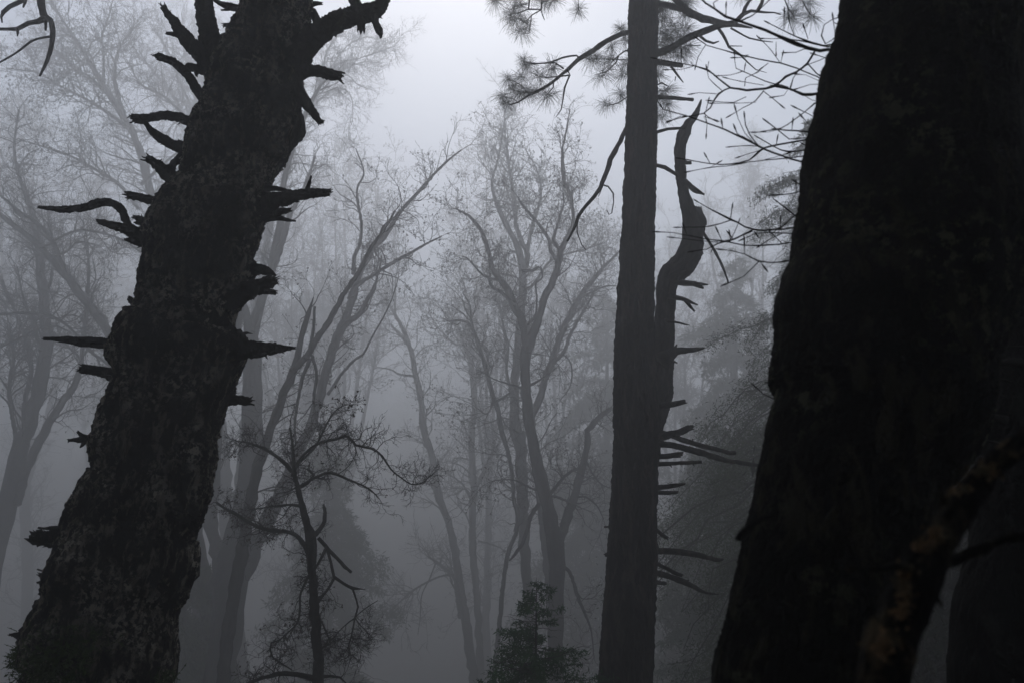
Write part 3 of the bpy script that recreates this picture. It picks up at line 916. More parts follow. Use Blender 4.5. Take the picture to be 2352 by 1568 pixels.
# ------------------------------------------------------------------ tall pine
rows = [('D', 0, 1925, 2106), ('D', 300, 1922, 2100), ('D', 600, 1914, 2096), ('D', 900, 1905, 2092), ('D', 1200, 1892, 2087), ('D', 1500, 1882, 2082),
        ('E', 300, 1868, 2078), ('E', 600, 1850, 2075), ('E', 900, 1836, 2078), ('E', 1200, 1828, 2095), ('E', 1400, 1830, 2112), ('F', 0, 1834, 2110), ('F', 300, 1824, 2100),
        ('F', 600, 1800, 2096), ('F', 900, 1780, 2090), ('F', 1200, 1756, 2080), ('F', 1568, 1732, 2066)]
q0 = path3(edges(rows), D_PINE)
pine = Thing('pine_tree', 'tall straight pine with needle tufts high up and broken stubs low on its right', 'tree', (q0[0][0], D_PINE, ground_z(q0[0][0], D_PINE)))
mb = MB()
pine_path = big_trunk(mb, rows, D_PINE, 170, .015, .055, 9, 31, .15, 12.0, .9, .22)
pine.part('trunk', mb, M['pine'])


def boughs(T, D, data, mat, name='limb', seed=0, step=.08, wob=.25, sides=8, rough=.1, jag=False):
    out = []
    for i, grp in enumerate(data):
        mb = MB()
        for k, sp in enumerate(grp if isinstance(grp[0], list) else [grp]):
            reg, pts = sp[0], sp[1:]
            pp = path3(tr(reg, pts), D, wob if k == 0 else wob * .5, seed + i)
            if jag:
                q = smooth(pp, step)
                mb.rough(q, 14, .5 * float(pp[:, 3].mean()), 13, seed + i * 7 + k, jag=1.0)
            else:
                q = limb_mesh(mb, pp, sides, rough, seed + i * 7 + k, step)
            out.append(resample(q))
        T.part(name, mb, M[mat])
    return out


PB = [
    [['D', (2010, 190, 40), (1925, 205, 34), (1820, 240, 34), (1700, 320, 32), (1600, 385, 30), (1500, 470, 22), (1400, 550, 20), (1280, 612, 15), (1215, 655, 10), (1160, 670, 8)],
     ['D', (1610, 380, 12), (1590, 355, 12), (1500, 370, 12), (1430, 395, 10), (1340, 408, 8), (1270, 402, 8)], ['D', (1505, 440, 12), (1450, 402, 10), (1380, 405, 8), (1300, 412, 7)],
     ['D', (1528, 445, 12), (1545, 482, 12), (1480, 490, 9), (1400, 495, 7), (1350, 490, 6)], ['D', (1545, 480, 11), (1512, 560, 11), (1500, 640, 9), (1490, 700, 7), (1455, 750, 4)],
     ['D', (1460, 500, 10), (1380, 570, 10), (1330, 590, 8), (1240, 590, 6)], ['D', (1290, 610, 7), (1240, 550, 6), (1190, 520, 5), (1150, 508, 4)], ['D', (1440, 530, 8), (1440, 560, 8), (1400, 605, 6)],
     ['D', (1215, 655, 6), (1180, 630, 5), (1130, 625, 5)]],
    [['D', (1960, 325, 14), (1900, 326, 10), (1860, 352, 10), (1810, 400, 7), (1800, 378, 5)], ['D', (1860, 350, 8), (1840, 400, 8), (1780, 460, 6), (1750, 468, 5)], ['D', (1905, 385, 8), (1820, 380, 7), (1700, 378, 5), (1660, 382, 4)]],
    [['D', (1960, 600, 14), (1905, 625, 8), (1850, 660, 7), (1780, 676, 5)], ['D', (1890, 635, 6), (1870, 610, 5), (1865, 600, 4)]],
    [['D', (1340, -260, 20), (1290, -60, 14), (1282, 60, 10), (1230, 80, 8), (1180, 90, 6)], ['D', (1282, 60, 9), (1360, 62, 9), (1372, 100, 8), (1384, 130, 5)], ['D', (1360, 65, 9), (1300, 100, 8), (1292, 170, 7), (1284, 215, 6), (1240, 212, 5)],
     ['D', (1340, -200, 12), (1365, -20, 11), (1362, 70, 8)], ['D', (1300, 100, 6), (1265, 140, 5)], ['D', (1282, 20, 7), (1230, 40, 5)], ['D', (1365, 10, 6), (1400, 12, 5)], ['D', (1740, -520, 14), (1640, -300, 10), (1590, -160, 8), (1598, 0, 5), (1600, 60, 4)],
     ['D', (1340, -260, 12), (1200, -100, 8), (1085, 0, 5)], ['D', (1740, -520, 40), (1500, -380, 30), (1340, -260, 20)], ['D', (2000, -700, 60), (1740, -520, 40)]],
    [['D', (1990, 770, 30), (1910, 805, 22), (1880, 870, 28), (1850, 935, 32), (1812, 1000, 34), (1785, 1080, 32), (1740, 1195, 28), (1700, 1255, 26), (1650, 1310, 24), (1600, 1380, 22), (1575, 1450, 18), (1530, 1540, 12)],
     ['D', (1750, 1180, 10), (1790, 1192, 10), (1822, 1235, 9), (1825, 1290, 7), (1812, 1360, 7), (1795, 1370, 6), (1780, 1340, 5)], ['D', (1755, 1185, 8), (1738, 1230, 6), (1728, 1255, 4)],
     ['D', (1600, 1390, 9), (1590, 1480, 8), (1620, 1560, 6), (1650, 1600, 4)]],
    [['G', (-90, 380, 60), (0, 342, 48), (100, 308, 44), (180, 262, 44), (270, 215, 42), (400, 168, 38), (510, 145, 34), (560, 95, 30), (610, 70, 20), (700, 80, 14), (760, 82, 10), (800, 93, 8)],
     ['G', (560, 95, 24), (570, 50, 22), (600, 10, 20), (650, -30, 16)], ['G', (650, 75, 24), (680, 20, 22), (695, -40, 18), (760, -140, 12)], ['G', (760, -140, 12), (800, -60, 10), (850, 60, 8), (880, 100, 6)], ['G', (760, -140, 12), (900, -60, 10), (950, 30, 8), (990, 95, 6)], ['G', (400, 180, 18), (430, 220, 20), (470, 300, 16), (540, 350, 13), (590, 400, 9), (640, 445, 7), (710, 466, 4)],
     ['G', (285, 232, 20), (320, 262, 16), (370, 278, 14), (405, 266, 8)], ['G', (290, 290, 6), (190, 295, 5)], ['G', (475, 295, 8), (555, 296, 4)]],
    [['G', (-60, 0, 40), (30, 25, 34), (180, 62, 44), (260, 105, 46), (350, 130, 44), (450, 158, 36), (540, 165, 22), (620, 180, 8)], ['G', (480, 180, 12), (600, 245, 10), (680, 262, 8), (750, 270, 5)]],
    [['G', (60, -80, 40), (130, 0, 40), (190, 55, 40)]],
    [['G', (-70, 390, 50), (0, 398, 36), (90, 408, 30), (172, 420, 24)], ['G', (100, 425, 18), (140, 480, 16), (178, 528, 6)], ['G', (130, 490, 8), (125, 518, 5)]],
    [['G', (-70, 615, 40), (0, 620, 28), (120, 626, 26), (240, 638, 22)]],
    [['G', (-80, 560, 20), (10, 545, 10), (40, 530, 12), (85, 555, 6), (60, 580, 5)]],
    [['G', (-80, 880, 36), (0, 845, 22), (80, 826, 19), (190, 818, 16)]],
    [['G', (-80, 1050, 40), (0, 1053, 24), (60, 1070, 24), (130, 1112, 24), (220, 1180, 22), (310, 1242, 10)]],
]
pb = boughs(pine, D_PINE, PB, 'pine', seed=200, wob=.4)


def tuft_mesh(seed, n=150, L=.15):
    r = np.random.default_rng(seed)
    mb = MB()
    d = r.normal(size=(n, 3)) + np.array([0, 0, .15])
    d /= np.linalg.norm(d, axis=1, keepdims=True)
    ln = L * r.uniform(.65, 1.1, n)
    G = np.zeros((n, 4, 4))
    base = r.normal(size=(n, 3)) * np.array([.03, .008, .008])
    for k in range(4):
        t = k / 3
        G[:, k, :3] = base + d * (ln * (.12 + .88 * t))[:, None] + np.array([0, 0, -.05]) * (t * t) * L / .2
        G[:, k, 3] = .0013 * (1 - .35 * t)
    addtubes(mb, G, 3)
    return mb


tm = [tuft_mesh(k).mesh('needle_tuft', M['needle']) for k in range(5)]
TF = [('D', 1250, 385), ('D', 1270, 418), ('D', 1150, 500), ('D', 1235, 492), ('D', 1350, 485), ('D', 1180, 555), ('D', 1265, 578), ('D', 1310, 585), ('D', 1400, 605), ('D', 1120, 615), ('D', 1140, 660), ('D', 1430, 425), ('D', 1215, 590),
      ('D', 1810, 300), ('D', 1800, 378), ('D', 1670, 375), ('D', 1720, 352), ('D', 1755, 465), ('D', 1890, 470), ('D', 1905, 400), ('D', 1875, 185), ('D', 1905, 240), ('D', 1870, 600), ('D', 1780, 665),
      ('D', 1180, 75), ('D', 1225, 35), ('D', 1270, 135), ('D', 1240, 195), ('D', 1390, 8), ('D', 1600, 60), ('D', 1070, 5), ('D', 1185, 120), ('D', 1330, -30), ('D', 1440, 0), ('D', 1200, -20),
      ('D', 2140, 130), ('D', 2150, 200), ('D', 2210, 170), ('D', 2285, 185), ('D', 2250, 250), ('D', 2200, 300), ('D', 2250, 350), ('D', 2165, 330), ('D', 2270, 95), ('D', 2240, 20), ('D', 2120, 60), ('D', 2290, 300), ('D', 2130, 270), ('D', 2180, 240),
      ('D', 2110, 480), ('D', 2150, 585), ('D', 2165, 655), ('D', 2120, 745), ('D', 2110, 620), ('G', 868, 115), ('G', 995, 108), ('G', 880, 70), ('G', 985, 10), ('G', 930, -10), ('G', 200, 20), ('G', 560, -40), ('G', 40, 60), ('D', 2120, 400), ('D', 2300, -20)]
rs = random.Random(8)
for i, (reg, X, Y) in enumerate(TF):
    px, py, _ = tr(reg, [(X, Y)])[0]
    x, y, z, s = P(px, py, D_PINE + rs.uniform(-.5, .5))
    o = bpy.data.objects.new('needle_tuft', tm[i % 5])
    C.objects.link(o)
    o.parent = pine.o
    o.location = (x - pine.base[0], y - pine.base[1], z - pine.base[2])
    o.rotation_euler = (rs.uniform(-.5, .5), rs.uniform(-.5, .5), rs.uniform(0, 6.28))
    k = rs.uniform(.85, 1.25)
    o.scale = (k, k, k * rs.uniform(.85, 1))

# its crown above the picture: boughs and needles (one part), widened to block sun
r = np.random.default_rng(12)
top = pine_path[-1, :3]
mb = MB()
nb = MB()
n = 130
zt = pine_path[:, 2]
hz = r.uniform(11.8, zt[-1] - .5, n)
par = np.zeros((n, 14, 4))
for i in range(n):
    c = np.array([np.interp(hz[i], zt, pine_path[:, k]) for k in range(3)])
    a = r.uniform(0, 6.283)
    f = (hz[i] - 9) / (zt[-1] - 9)
    ln = 4.2 * (1 - f) ** .7 + .6
    for k in range(14):
        t = k / 13
        par[i, k] = (c[0] + math.cos(a) * ln * t, c[1] + math.sin(a) * ln * t, c[2] - .8 * t + 1.2 * t * t, .07 * (1 - t) + .01)
addtubes(mb, par, 6)
g1 = sprout(r, par, n * 7, (.35, 1.0), (.5, 1.1), (0, 0, .08), .15, 6, .5, .008)
addtubes(mb, g1, 4)
tips = np.vstack([g1[:, -1, :3], g1[:, 3, :3]])
K = len(tips)
m = 26
d = r.normal(size=(K * m, 3))
d /= np.linalg.norm(d, axis=1, keepdims=True)
G = np.zeros((K * m, 2, 4))
G[:, 0, :3] = np.repeat(tips, m, 0)
G[:, 1, :3] = G[:, 0, :3] + d * .17
G[:, 0, 3] = .011
G[:, 1, 3] = .006
addtubes(nb, G, 3)
cr = pine.part('crown', mb, M['pine'])
pine.part('needles', nb, M['needle'], parent=cr)

# its dead lower stubs
LS = [
    [['H', (-60, 1295, 50), (20, 1285, 40), (110, 1270, 35), (150, 1262, 32), (188, 1252, 28)]],
    [['H', (-100, 1490, 70), (0, 1485, 58), (80, 1468, 48), (150, 1450, 42), (205, 1425, 40), (232, 1418, 30)], ['H', (215, 1425, 20), (248, 1412, 8)]],
    [['H', (-60, 1430, 40), (40, 1450, 34), (130, 1482, 32), (250, 1522, 32), (400, 1560, 28), (480, 1582, 26), (512, 1580, 24)], ['H', (240, 1515, 10), (238, 1490, 6)]],
    [['I', (-100, 30, 60), (0, 38, 46), (120, 52, 40), (300, 100, 38), (450, 145, 32), (600, 170, 25), (720, 190, 22), (900, 215, 16)], ['I', (330, 110, 10), (333, 128, 5)]],
    [['I', (-100, 130, 50), (0, 122, 34), (100, 117, 32), (170, 103, 24)], ['I', (120, 120, 18), (160, 125, 10)]],
    [['I', (-100, 172, 40), (0, 170, 30), (150, 164, 25), (295, 156, 20)], ['I', (90, 172, 12), (105, 190, 6)], ['I', (235, 165, 10), (248, 180, 5)]],
    [['I', (-100, 325, 50), (0, 320, 35), (100, 310, 28), (150, 302, 24), (185, 292, 18)]],
    [['I', (-100, 348, 36), (0, 350, 28), (80, 352, 26), (142, 350, 18)]],
    [['I', (-60, 560, 36), (0, 585, 26), (40, 620, 26), (76, 640, 20)]],
    [['I', (-100, 735, 50), (0, 725, 38), (120, 727, 38), (250, 745, 35), (330, 765, 32), (385, 780, 28), (432, 776, 14)], ['I', (380, 783, 16), (410, 792, 8)]],
    [['I', (-60, 770, 34), (0, 800, 26), (80, 840, 25), (130, 866, 24), (168, 880, 20)]],
    [['I', (-100, 865, 50), (-20, 862, 40), (70, 880, 36), (190, 925, 36), (240, 948, 28), (300, 982, 18), (360, 996, 14), (402, 1000, 6)], ['I', (190, 920, 14), (215, 908, 8)], ['I', (290, 975, 14), (320, 995, 8)]],
    [['I', (-60, 910, 34), (0, 922, 28), (40, 930, 24), (68, 930, 16)]],
    [['F', (1900, 560, 30), (1835, 566, 14), (1765, 570, 12)]],
    [['F', (1860, 740, 40), (1790, 745, 30), (1770, 752, 16)]],
]
boughs(pine, D_PINE, LS, 'pine', name='broken_limb', seed=300, wob=0.0, jag=True, step=.03)

# ------------------------------------------------------------------ crooked snag beside the pine
sn = path3(tr('H', [(-130, 2300, 150), (-80, 1800, 150), (-45, 1500, 150), (-30, 1380, 160), (0, 1280, 165), (25, 1200, 160), (42, 1100, 140), (55, 950, 122), (58, 800, 118), (60, 700, 120), (68, 600, 122), (72, 520, 128),
                    (90, 458, 138), (135, 418, 150), (180, 380, 148), (215, 320, 135), (238, 240, 125), (240, 160, 120)])
            + tr('G', [(222, 1380, 88), (198, 1300, 76), (176, 1200, 62), (163, 1100, 62), (156, 1000, 60), (162, 920, 60), (178, 860, 58), (210, 800, 48), (248, 750, 38), (272, 700, 26), (292, 640, 10)]), D_SNAG, .15, 5)
sn = ext_ground(sn)
snag = Thing('dead_snag', 'crooked leafless dead trunk pressed against the right side of the tall pine', 'tree', (sn[0][0], sn[0][1], sn[0][2] + .15))
mb = MB()
mb.rough(smooth(sn, .03), 80, .045, 12, 61, jag=.5, stretch=.25, lump=.3)
snag.part('trunk', mb, M['bark'])
SS = [
    [['H', (250, 230, 90), (272, 160, 84), (292, 110, 66), (285, 60, 40), (277, 25, 32)], ['H', (285, 100, 50), (310, 110, 30), (325, 128, 12)]],
    [['H', (225, 60, 14), (250, 80, 14), (272, 120, 14)], ['H', (230, 100, 18), (255, 125, 18), (270, 140, 18)]],
    [['H', (100, 490, 60), (160, 495, 42), (230, 503, 34), (290, 508, 20), (335, 510, 8)], ['H', (230, 505, 24), (280, 520, 24), (308, 532, 12)]],
    [['H', (70, 580, 40), (130, 592, 30), (190, 606, 24), (270, 640, 10)], ['H', (185, 606, 20), (215, 640, 20), (250, 682, 12)]],
    [['H', (60, 735, 24), (115, 745, 16), (170, 758, 12), (218, 770, 7)]],
    [['H', (40, 1000, 130), (95, 955, 80), (140, 932, 50), (190, 930, 38), (240, 925, 30), (308, 912, 14)], ['H', (105, 940, 30), (125, 912, 20), (137, 890, 8)]],
    [['H', (70, 985, 30), (115, 995, 16), (140, 1008, 8)]],
    [['G', (170, 1030, 36), (200, 1040, 24), (228, 1040, 20)]],
    [['G', (190, 1160, 40), (215, 1182, 34), (250, 1215, 32), (312, 1243, 10)]],
    [['H', (300, 170, 20), (335, 225, 18), (370, 282, 18), (405, 345, 16), (430, 400, 16), (450, 450, 12), (466, 500, 10)], ['H', (365, 280, 8), (355, 305, 4)]],
    [['H', (270, 240, 20), (290, 280, 12), (305, 315, 6)]],
]
boughs(snag, D_SNAG, SS, 'bark', name='broken_limb', seed=400, wob=.0, jag=True, step=.03)

# ------------------------------------------------------------------ many-stemmed oak, left of centre
def J(*a):
    """join tracings from several regions: J('C', [...], 'B', [...])"""
    o = []
    for k in range(0, len(a), 2):
        o += tr(a[k], a[k + 1])
    return o


bare_tree('oak_tree', 'massive oak forking low into several tall stems just right of the dead leaning trunk', 20.5, [
    J('C', [(1410, 1568, 172), (1436, 1300, 180), (1452, 1100, 198), (1470, 920, 236), (1490, 800, 220), (1505, 680, 150), (1512, 600, 142), (1545, 470, 132), (1590, 200, 134), (1608, 0, 140)], 'B', [(1608, 1350, 132), (1605, 1200, 120), (1608, 1000, 112), (1600, 850, 104), (1612, 770, 84), (1650, 660, 62), (1685, 560, 54), (1730, 450, 50), (1742, 330, 50), (1790, 130, 45)],
      'A', [(1800, 1200, 38), (1850, 1000, 35), (1900, 850, 30), (1960, 700, 26), (2050, 540, 18), (2150, 455, 10)]),
    J('C', [(1440, 900, 120), (1390, 760, 86), (1355, 600, 84), (1350, 500, 84), (1375, 250, 56), (1388, 50, 46)], 'B', [(1400, 1400, 48), (1460, 1150, 56), (1505, 850, 58), (1520, 650, 50), (1500, 400, 40), (1480, 150, 30), (1500, -100, 20)]),
    J('C', [(1520, 900, 140), (1600, 760, 112), (1645, 640, 100), (1740, 450, 94), (1830, 270, 84), (1900, 100, 74)], 'B', [(1965, 1450, 68), (2020, 1300, 64), (2085, 1050, 60), (2150, 850, 58), (2215, 700, 54), (2280, 480, 46)],
      'E', [(260, 320, 40), (380, 180, 34), (450, 60, 28)], 'D', [(500, 1310, 24), (620, 1180, 20), (740, 1050, 16), (850, 960, 10)]),
    J('B', [(1600, 820, 60), (1570, 700, 50), (1550, 560, 36), (1590, 400, 28)]),
    J('B', [(1740, 420, 38), (1800, 240, 38), (1850, 60, 34)], 'A', [(1890, 1300, 28), (1960, 1150, 20), (2010, 1000, 14)]),
    J('E', [(60, 850, 44), (120, 760, 36), (200, 700, 32), (250, 610, 28), (290, 540, 24), (320, 450, 14), (345, 330, 8)]),
    J('E', [(140, 600, 36), (180, 520, 30), (270, 460, 26), (400, 380, 22), (560, 290, 18), (640, 245, 14), (730, 200, 8)]),
    J('E', [(0, 1210, 20), (40, 1150, 20), (90, 1075, 18), (170, 990, 18), (230, 945, 15), (290, 830, 13), (370, 690, 10), (430, 540, 8), (455, 440, 5)]),
    J('E', [(165, 440, 30), (170, 340, 24), (205, 250, 22), (215, 120, 20), (195, 0, 18)], 'D', [(190, 1200, 14), (230, 1100, 10), (180, 950, 6)]),
], twigs=1.05, seed=11, wob=1.6, leaf=.22, bare_stems=(7,), L1=(55, 140), sides=8)

bare_tree('leaning_tree', 'darker slim stem forking like a slingshot in front of the many stemmed oak', 15.5, [
    J('C', [(1420, 1640, 90), (1460, 1200, 84), (1530, 800, 78), (1620, 300, 70), (1690, 60, 60)], 'B', [(1730, 1420, 56), (1800, 1240, 54), (1860, 1090, 50), (1895, 980, 44), (1925, 840, 36), (1965, 700, 32), (1985, 640, 16), (2000, 590, 6)]),
    J('B', [(1860, 1060, 44), (1960, 960, 42), (2010, 870, 40), (2100, 740, 38), (2200, 560, 34), (2290, 430, 28)], 'E', [(280, 270, 24), (360, 160, 18), (430, 40, 12)]),
    J('B', [(1960, 990, 26), (1985, 880, 22), (2000, 780, 20), (2008, 650, 18)]),
    J('B', [(1980, 980, 26), (1930, 1100, 24), (1900, 1250, 20), (1880, 1400, 16), (1885, 1500, 10)]),
    J('B', [(1990, 960, 20), (2020, 1080, 20), (2000, 1250, 18), (2030, 1420, 12)]),
], twigs=.5, seed=12, wob=.8, leaf=.1, matb='bark', bare_stems=(2,))

# ------------------------------------------------------------------ gnarled little oak hung with buds
bare_tree('gnarled_tree', 'small dark gnarled oak with drooping contorted boughs and clusters of buds, low left of centre', D_GNARL, [
    J('C', [(2030, 1568, 72), (2030, 1400, 66), (2012, 1250, 62), (2008, 1120, 64), (1995, 900, 54), (1985, 760, 62), (1990, 640, 72), (1962, 560, 52), (1930, 440, 40), (1900, 330, 34), (1875, 200, 26), (1868, 60, 18), (1850, -60, 12)]),
    J('C', [(1985, 760, 40), (1945, 690, 32), (1890, 625, 28), (1820, 600, 26), (1700, 588, 25), (1600, 548, 22), (1500, 485, 20), (1440, 455, 18), (1385, 415, 12)]),
    J('C', [(2010, 620, 34), (2060, 560, 28), (2072, 480, 26), (2065, 430, 14)]),
    J('C', [(2030, 640, 26), (2075, 690, 24), (2150, 770, 22), (2200, 822, 22), (2238, 858, 20)]),
    J('C', [(2085, 700, 22), (2050, 770, 18), (2010, 840, 16)]),
    J('C', [(2090, 720, 20), (2112, 800, 18), (2130, 890, 20), (2190, 930, 18), (2250, 962, 20), (2300, 966, 8), (2330, 970, 4)]),
    J('C', [(2130, 900, 18), (2090, 970, 18), (2050, 1020, 18), (2025, 1060, 18)]),
    J('C', [(1985, 850, 18), (1920, 990, 14), (1912, 1100, 14), (1900, 1180, 12), (1820, 1260, 9), (1700, 1370, 5)]),
    J('C', [(1940, 440, 24), (1850, 430, 15), (1740, 440, 10), (1630, 455, 7)]),
    J('C', [(1895, 320, 28), (1960, 290, 22), (2000, 240, 16), (1960, 200, 12)]),
    J('C', [(1880, 230, 26), (1800, 150, 24), (1720, 90, 20), (1600, 40, 12), (1500, 20, 6)]),
    J('F', [(-230, 250, 20), (-160, 120, 20), (-60, 40, 20), (50, 10, 20), (130, -5, 18), (180, 50, 16), (280, 70, 15), (350, 120, 13), (400, 200, 11), (460, 250, 9), (540, 300, 8), (610, 285, 6), (655, 240, 4)]),
    J('F', [(-200, 330, 18), (-90, 260, 18), (20, 225, 18), (130, 268, 15), (250, 320, 12), (300, 360, 8), (330, 392, 5)]),
    J('F', [(-170, 150, 16), (-80, 60, 14), (-20, -60, 12), (40, -160, 8), (100, -200, 5)]),
    J('C', [(2010, 1540, 40), (1940, 1520, 32), (1850, 1505, 30), (1760, 1512, 26), (1640, 1545, 22), (1540, 1590, 18)]),
    J('C', [(2040, 1530, 26), (2110, 1522, 18), (2170, 1530, 12), (2210, 1570, 8)]),
    J('C', [(2250, 965, 14), (2272, 1030, 13), (2285, 1080, 12), (2265, 1150, 12), (2245, 1250, 10), (2225, 1330, 9), (2240, 1400, 6), (2225, 1450, 4)]),
    J('C', [(2265, 1150, 8), (2200, 1200, 7), (2150, 1250, 6), (2080, 1330, 6), (2050, 1350, 6)]),
    J('C', [(2265, 1150, 8), (2300, 1200, 6), (2352, 1250, 5), (2380, 1280, 3)]), J('C', [(2265, 1145, 7), (2330, 1090, 6), (2410, 1040, 5)]), J('C', [(2262, 1160, 6), (2210, 1190, 5), (2195, 1310, 3)]),
    J('C', [(2050, 1170, 14), (2085, 1250, 10), (2110, 1310, 6)]),
    J('C', [(1790, 1290, 12), (1730, 1310, 12), (1740, 1400, 10), (1860, 1480, 8)]),
], twigs=1.8, seed=13, wob=.7, leaf=.22, L1=(28, 85), L2=(14, 42), L3=(8, 22), tipw=.85, sides=10, bare_stems=(2, 3, 5, 19, 20), trop=(0, 0, 0.0), wander=.28, d1=18., leafsize=3.2)

# ------------------------------------------------------------------ centre oak
bare_tree('oak_tree', 'dark crooked centre oak forking low, rising from behind the small green conifer', 20.0, [
    J('F', [(1462, 1568, 96), (1458, 1200, 96), (1458, 1000, 98), (1460, 750, 112), (1445, 620, 108), (1405, 450, 84), (1370, 300, 84), (1335, 150, 78)], 'E', [(1300, 1482, 66), (1285, 1400, 64), (1268, 1200, 64), (1262, 1050, 64), (1268, 900, 74), (1258, 800, 66), (1228, 715, 52), (1182, 630, 54), (1150, 540, 48), (1100, 475, 38),
      (1045, 400, 32), (1032, 320, 28), (1005, 230, 25), (970, 150, 24), (900, 70, 18), (820, 28, 10)]),
    J('F', [(1470, 720, 70), (1492, 620, 60), (1522, 520, 60), (1572, 380, 54), (1605, 250, 50), (1640, 130, 42), (1662, 0, 38)], 'E', [(1655, 1440, 38), (1682, 1410, 40), (1722, 1360, 38), (1800, 1302, 26), (1812, 1288, 10)]),
    J('E', [(1275, 920, 60), (1310, 830, 56), (1350, 710, 50), (1380, 600, 48), (1440, 480, 46), (1470, 370, 40), (1490, 290, 38), (1540, 190, 30), (1570, 90, 25), (1556, 0, 22)], 'D', [(1555, 1250, 18), (1510, 1160, 26), (1500, 1050, 24), (1498, 950, 16), (1520, 850, 12), (1545, 700, 7)]),
    J('E', [(1462, 355, 28), (1422, 290, 22), (1410, 220, 22), (1350, 130, 20), (1290, 60, 18), (1240, 0, 16)], 'D', [(1215, 1260, 10)]),
    J('E', [(1480, 285, 26), (1440, 232, 26), (1460, 150, 18), (1488, 50, 16)], 'D', [(1506, 1300, 12), (1500, 1200, 8)]),
    J('E', [(1240, 420, 20), (1300, 420, 20), (1355, 400, 15), (1368, 465, 13), (1328, 505, 13), (1335, 600, 12), (1325, 700, 14), (1280, 765, 16)]),
    J('E', [(1100, 480, 24), (1040, 470, 18), (980, 440, 14), (900, 350, 10), (860, 330, 6)]),
    J('E', [(1190, 640, 26), (1130, 580, 20), (1040, 510, 18), (1036, 440, 14)]),
    J('F', [(1350, 420, 28), (1300, 495, 30), (1275, 580, 28), (1240, 680, 24), (1195, 745, 20), (1160, 785, 10)]),
    J('F', [(1425, 355, 24), (1480, 285, 20), (1540, 225, 18), (1610, 190, 10)]),
    J('F', [(1440, 372, 20), (1530, 405, 16), (1570, 420, 14), (1622, 418, 8)]),
    J('F', [(1400, 350, 18), (1290, 320, 14), (1200, 275, 10), (1100, 270, 6), (1030, 285, 5)]),
    J('F', [(1500, 820, 22), (1550, 870, 24), (1590, 1000, 22), (1640, 1120, 18), (1680, 1230, 12), (1700, 1400, 6)]),
    J('F', [(1590, 380, 16), (1650, 380, 13), (1720, 440, 10), (1760, 520, 7)]),
    J('F', [(1650, 150, 14), (1690, 230, 12), (1750, 300, 9), (1830, 330, 5)]),
    J('E', [(1290, 1150, 20), (1330, 1130, 16), (1380, 1095, 8)]),
    J('E', [(1240, 1170, 16), (1150, 1140, 11), (1060, 1110, 8), (960, 1050, 5)]),
], twigs=1.1, seed=14, wob=1.4, leaf=.34, bare_stems=(8, 5), L1=(40, 115), sides=9, wander=.28, d1=22.)

bare_tree('straight_tree', 'pale straight trunk rising immediately left of the crooked centre oak', 28.0, [
    J('F', [(1300, 1568, 70), (1285, 1100, 66), (1262, 850, 66), (1252, 600, 72), (1240, 300, 74), (1228, 0, 80)], 'E', [(1205, 1482, 80), (1192, 1300, 62), (1190, 1200, 56), (1205, 1000, 50), (1220, 800, 50), (1238, 600, 52), (1242, 420, 48), (1215, 280, 40), (1150, 150, 34), (1080, 0, 30)],
      'D', [(1090, 1320, 26), (1060, 1240, 22), (1050, 1150, 16), (1090, 1000, 10), (1130, 760, 7)]),
    J('E', [(1250, 420, 42), (1275, 320, 34), (1230, 220, 30), (1200, 120, 26), (1190, 0, 26)], 'D', [(1185, 1250, 24), (1170, 1150, 18), (1150, 1000, 16), (1132, 850, 10), (1125, 700, 6)]),
    J('E', [(1255, 420, 26), (1280, 260, 26), (1310, 120, 26), (1330, 40, 22)], 'D', [(1320, 1400, 20), (1360, 1250, 14), (1340, 1100, 10), (1260, 950, 6)]),
    J('E', [(1170, 1200, 20), (1140, 1050, 20), (1150, 900, 20), (1120, 780, 16), (1100, 650, 10)]),
    J('E', [(1240, 560, 26), (1320, 500, 20), (1400, 380, 16), (1480, 330, 14), (1620, 290, 10), (1750, 250, 6)]),
], twigs=1.5, seed=15, wob=1.8, leaf=.36, L1=(50, 140), d1=20.)

bare_tree('slim_tree', 'slim grey tree bending left of the straight trunk, behind the small conifer', 25.0, [
    J('F', [(1060, 1568, 34), (1100, 1150, 30), (1125, 900, 28), (1150, 740, 28), (1205, 600, 26), (1210, 480, 28), (1188, 400, 26), (1180, 280, 24), (1160, 130, 26), (1120, 0, 32)], 'E', [(1108, 1440, 34), (1085, 1300, 32), (1050, 1200, 30), (1010, 1050, 28), (975, 930, 25), (940, 830, 22), (890, 750, 18), (820, 738, 12), (740, 745, 6)]),
    J('E', [(940, 830, 18), (915, 740, 16), (905, 640, 12), (860, 560, 8)]),
    J('E', [(1055, 1260, 20), (1100, 1240, 16), (1160, 1200, 14)]),
    J('E', [(1055, 1250, 16), (1030, 1320, 12), (1000, 1330, 10), (960, 1300, 8)]),
], twigs=1.0, seed=16, wob=1.0, leaf=.25, L1=(45, 120))

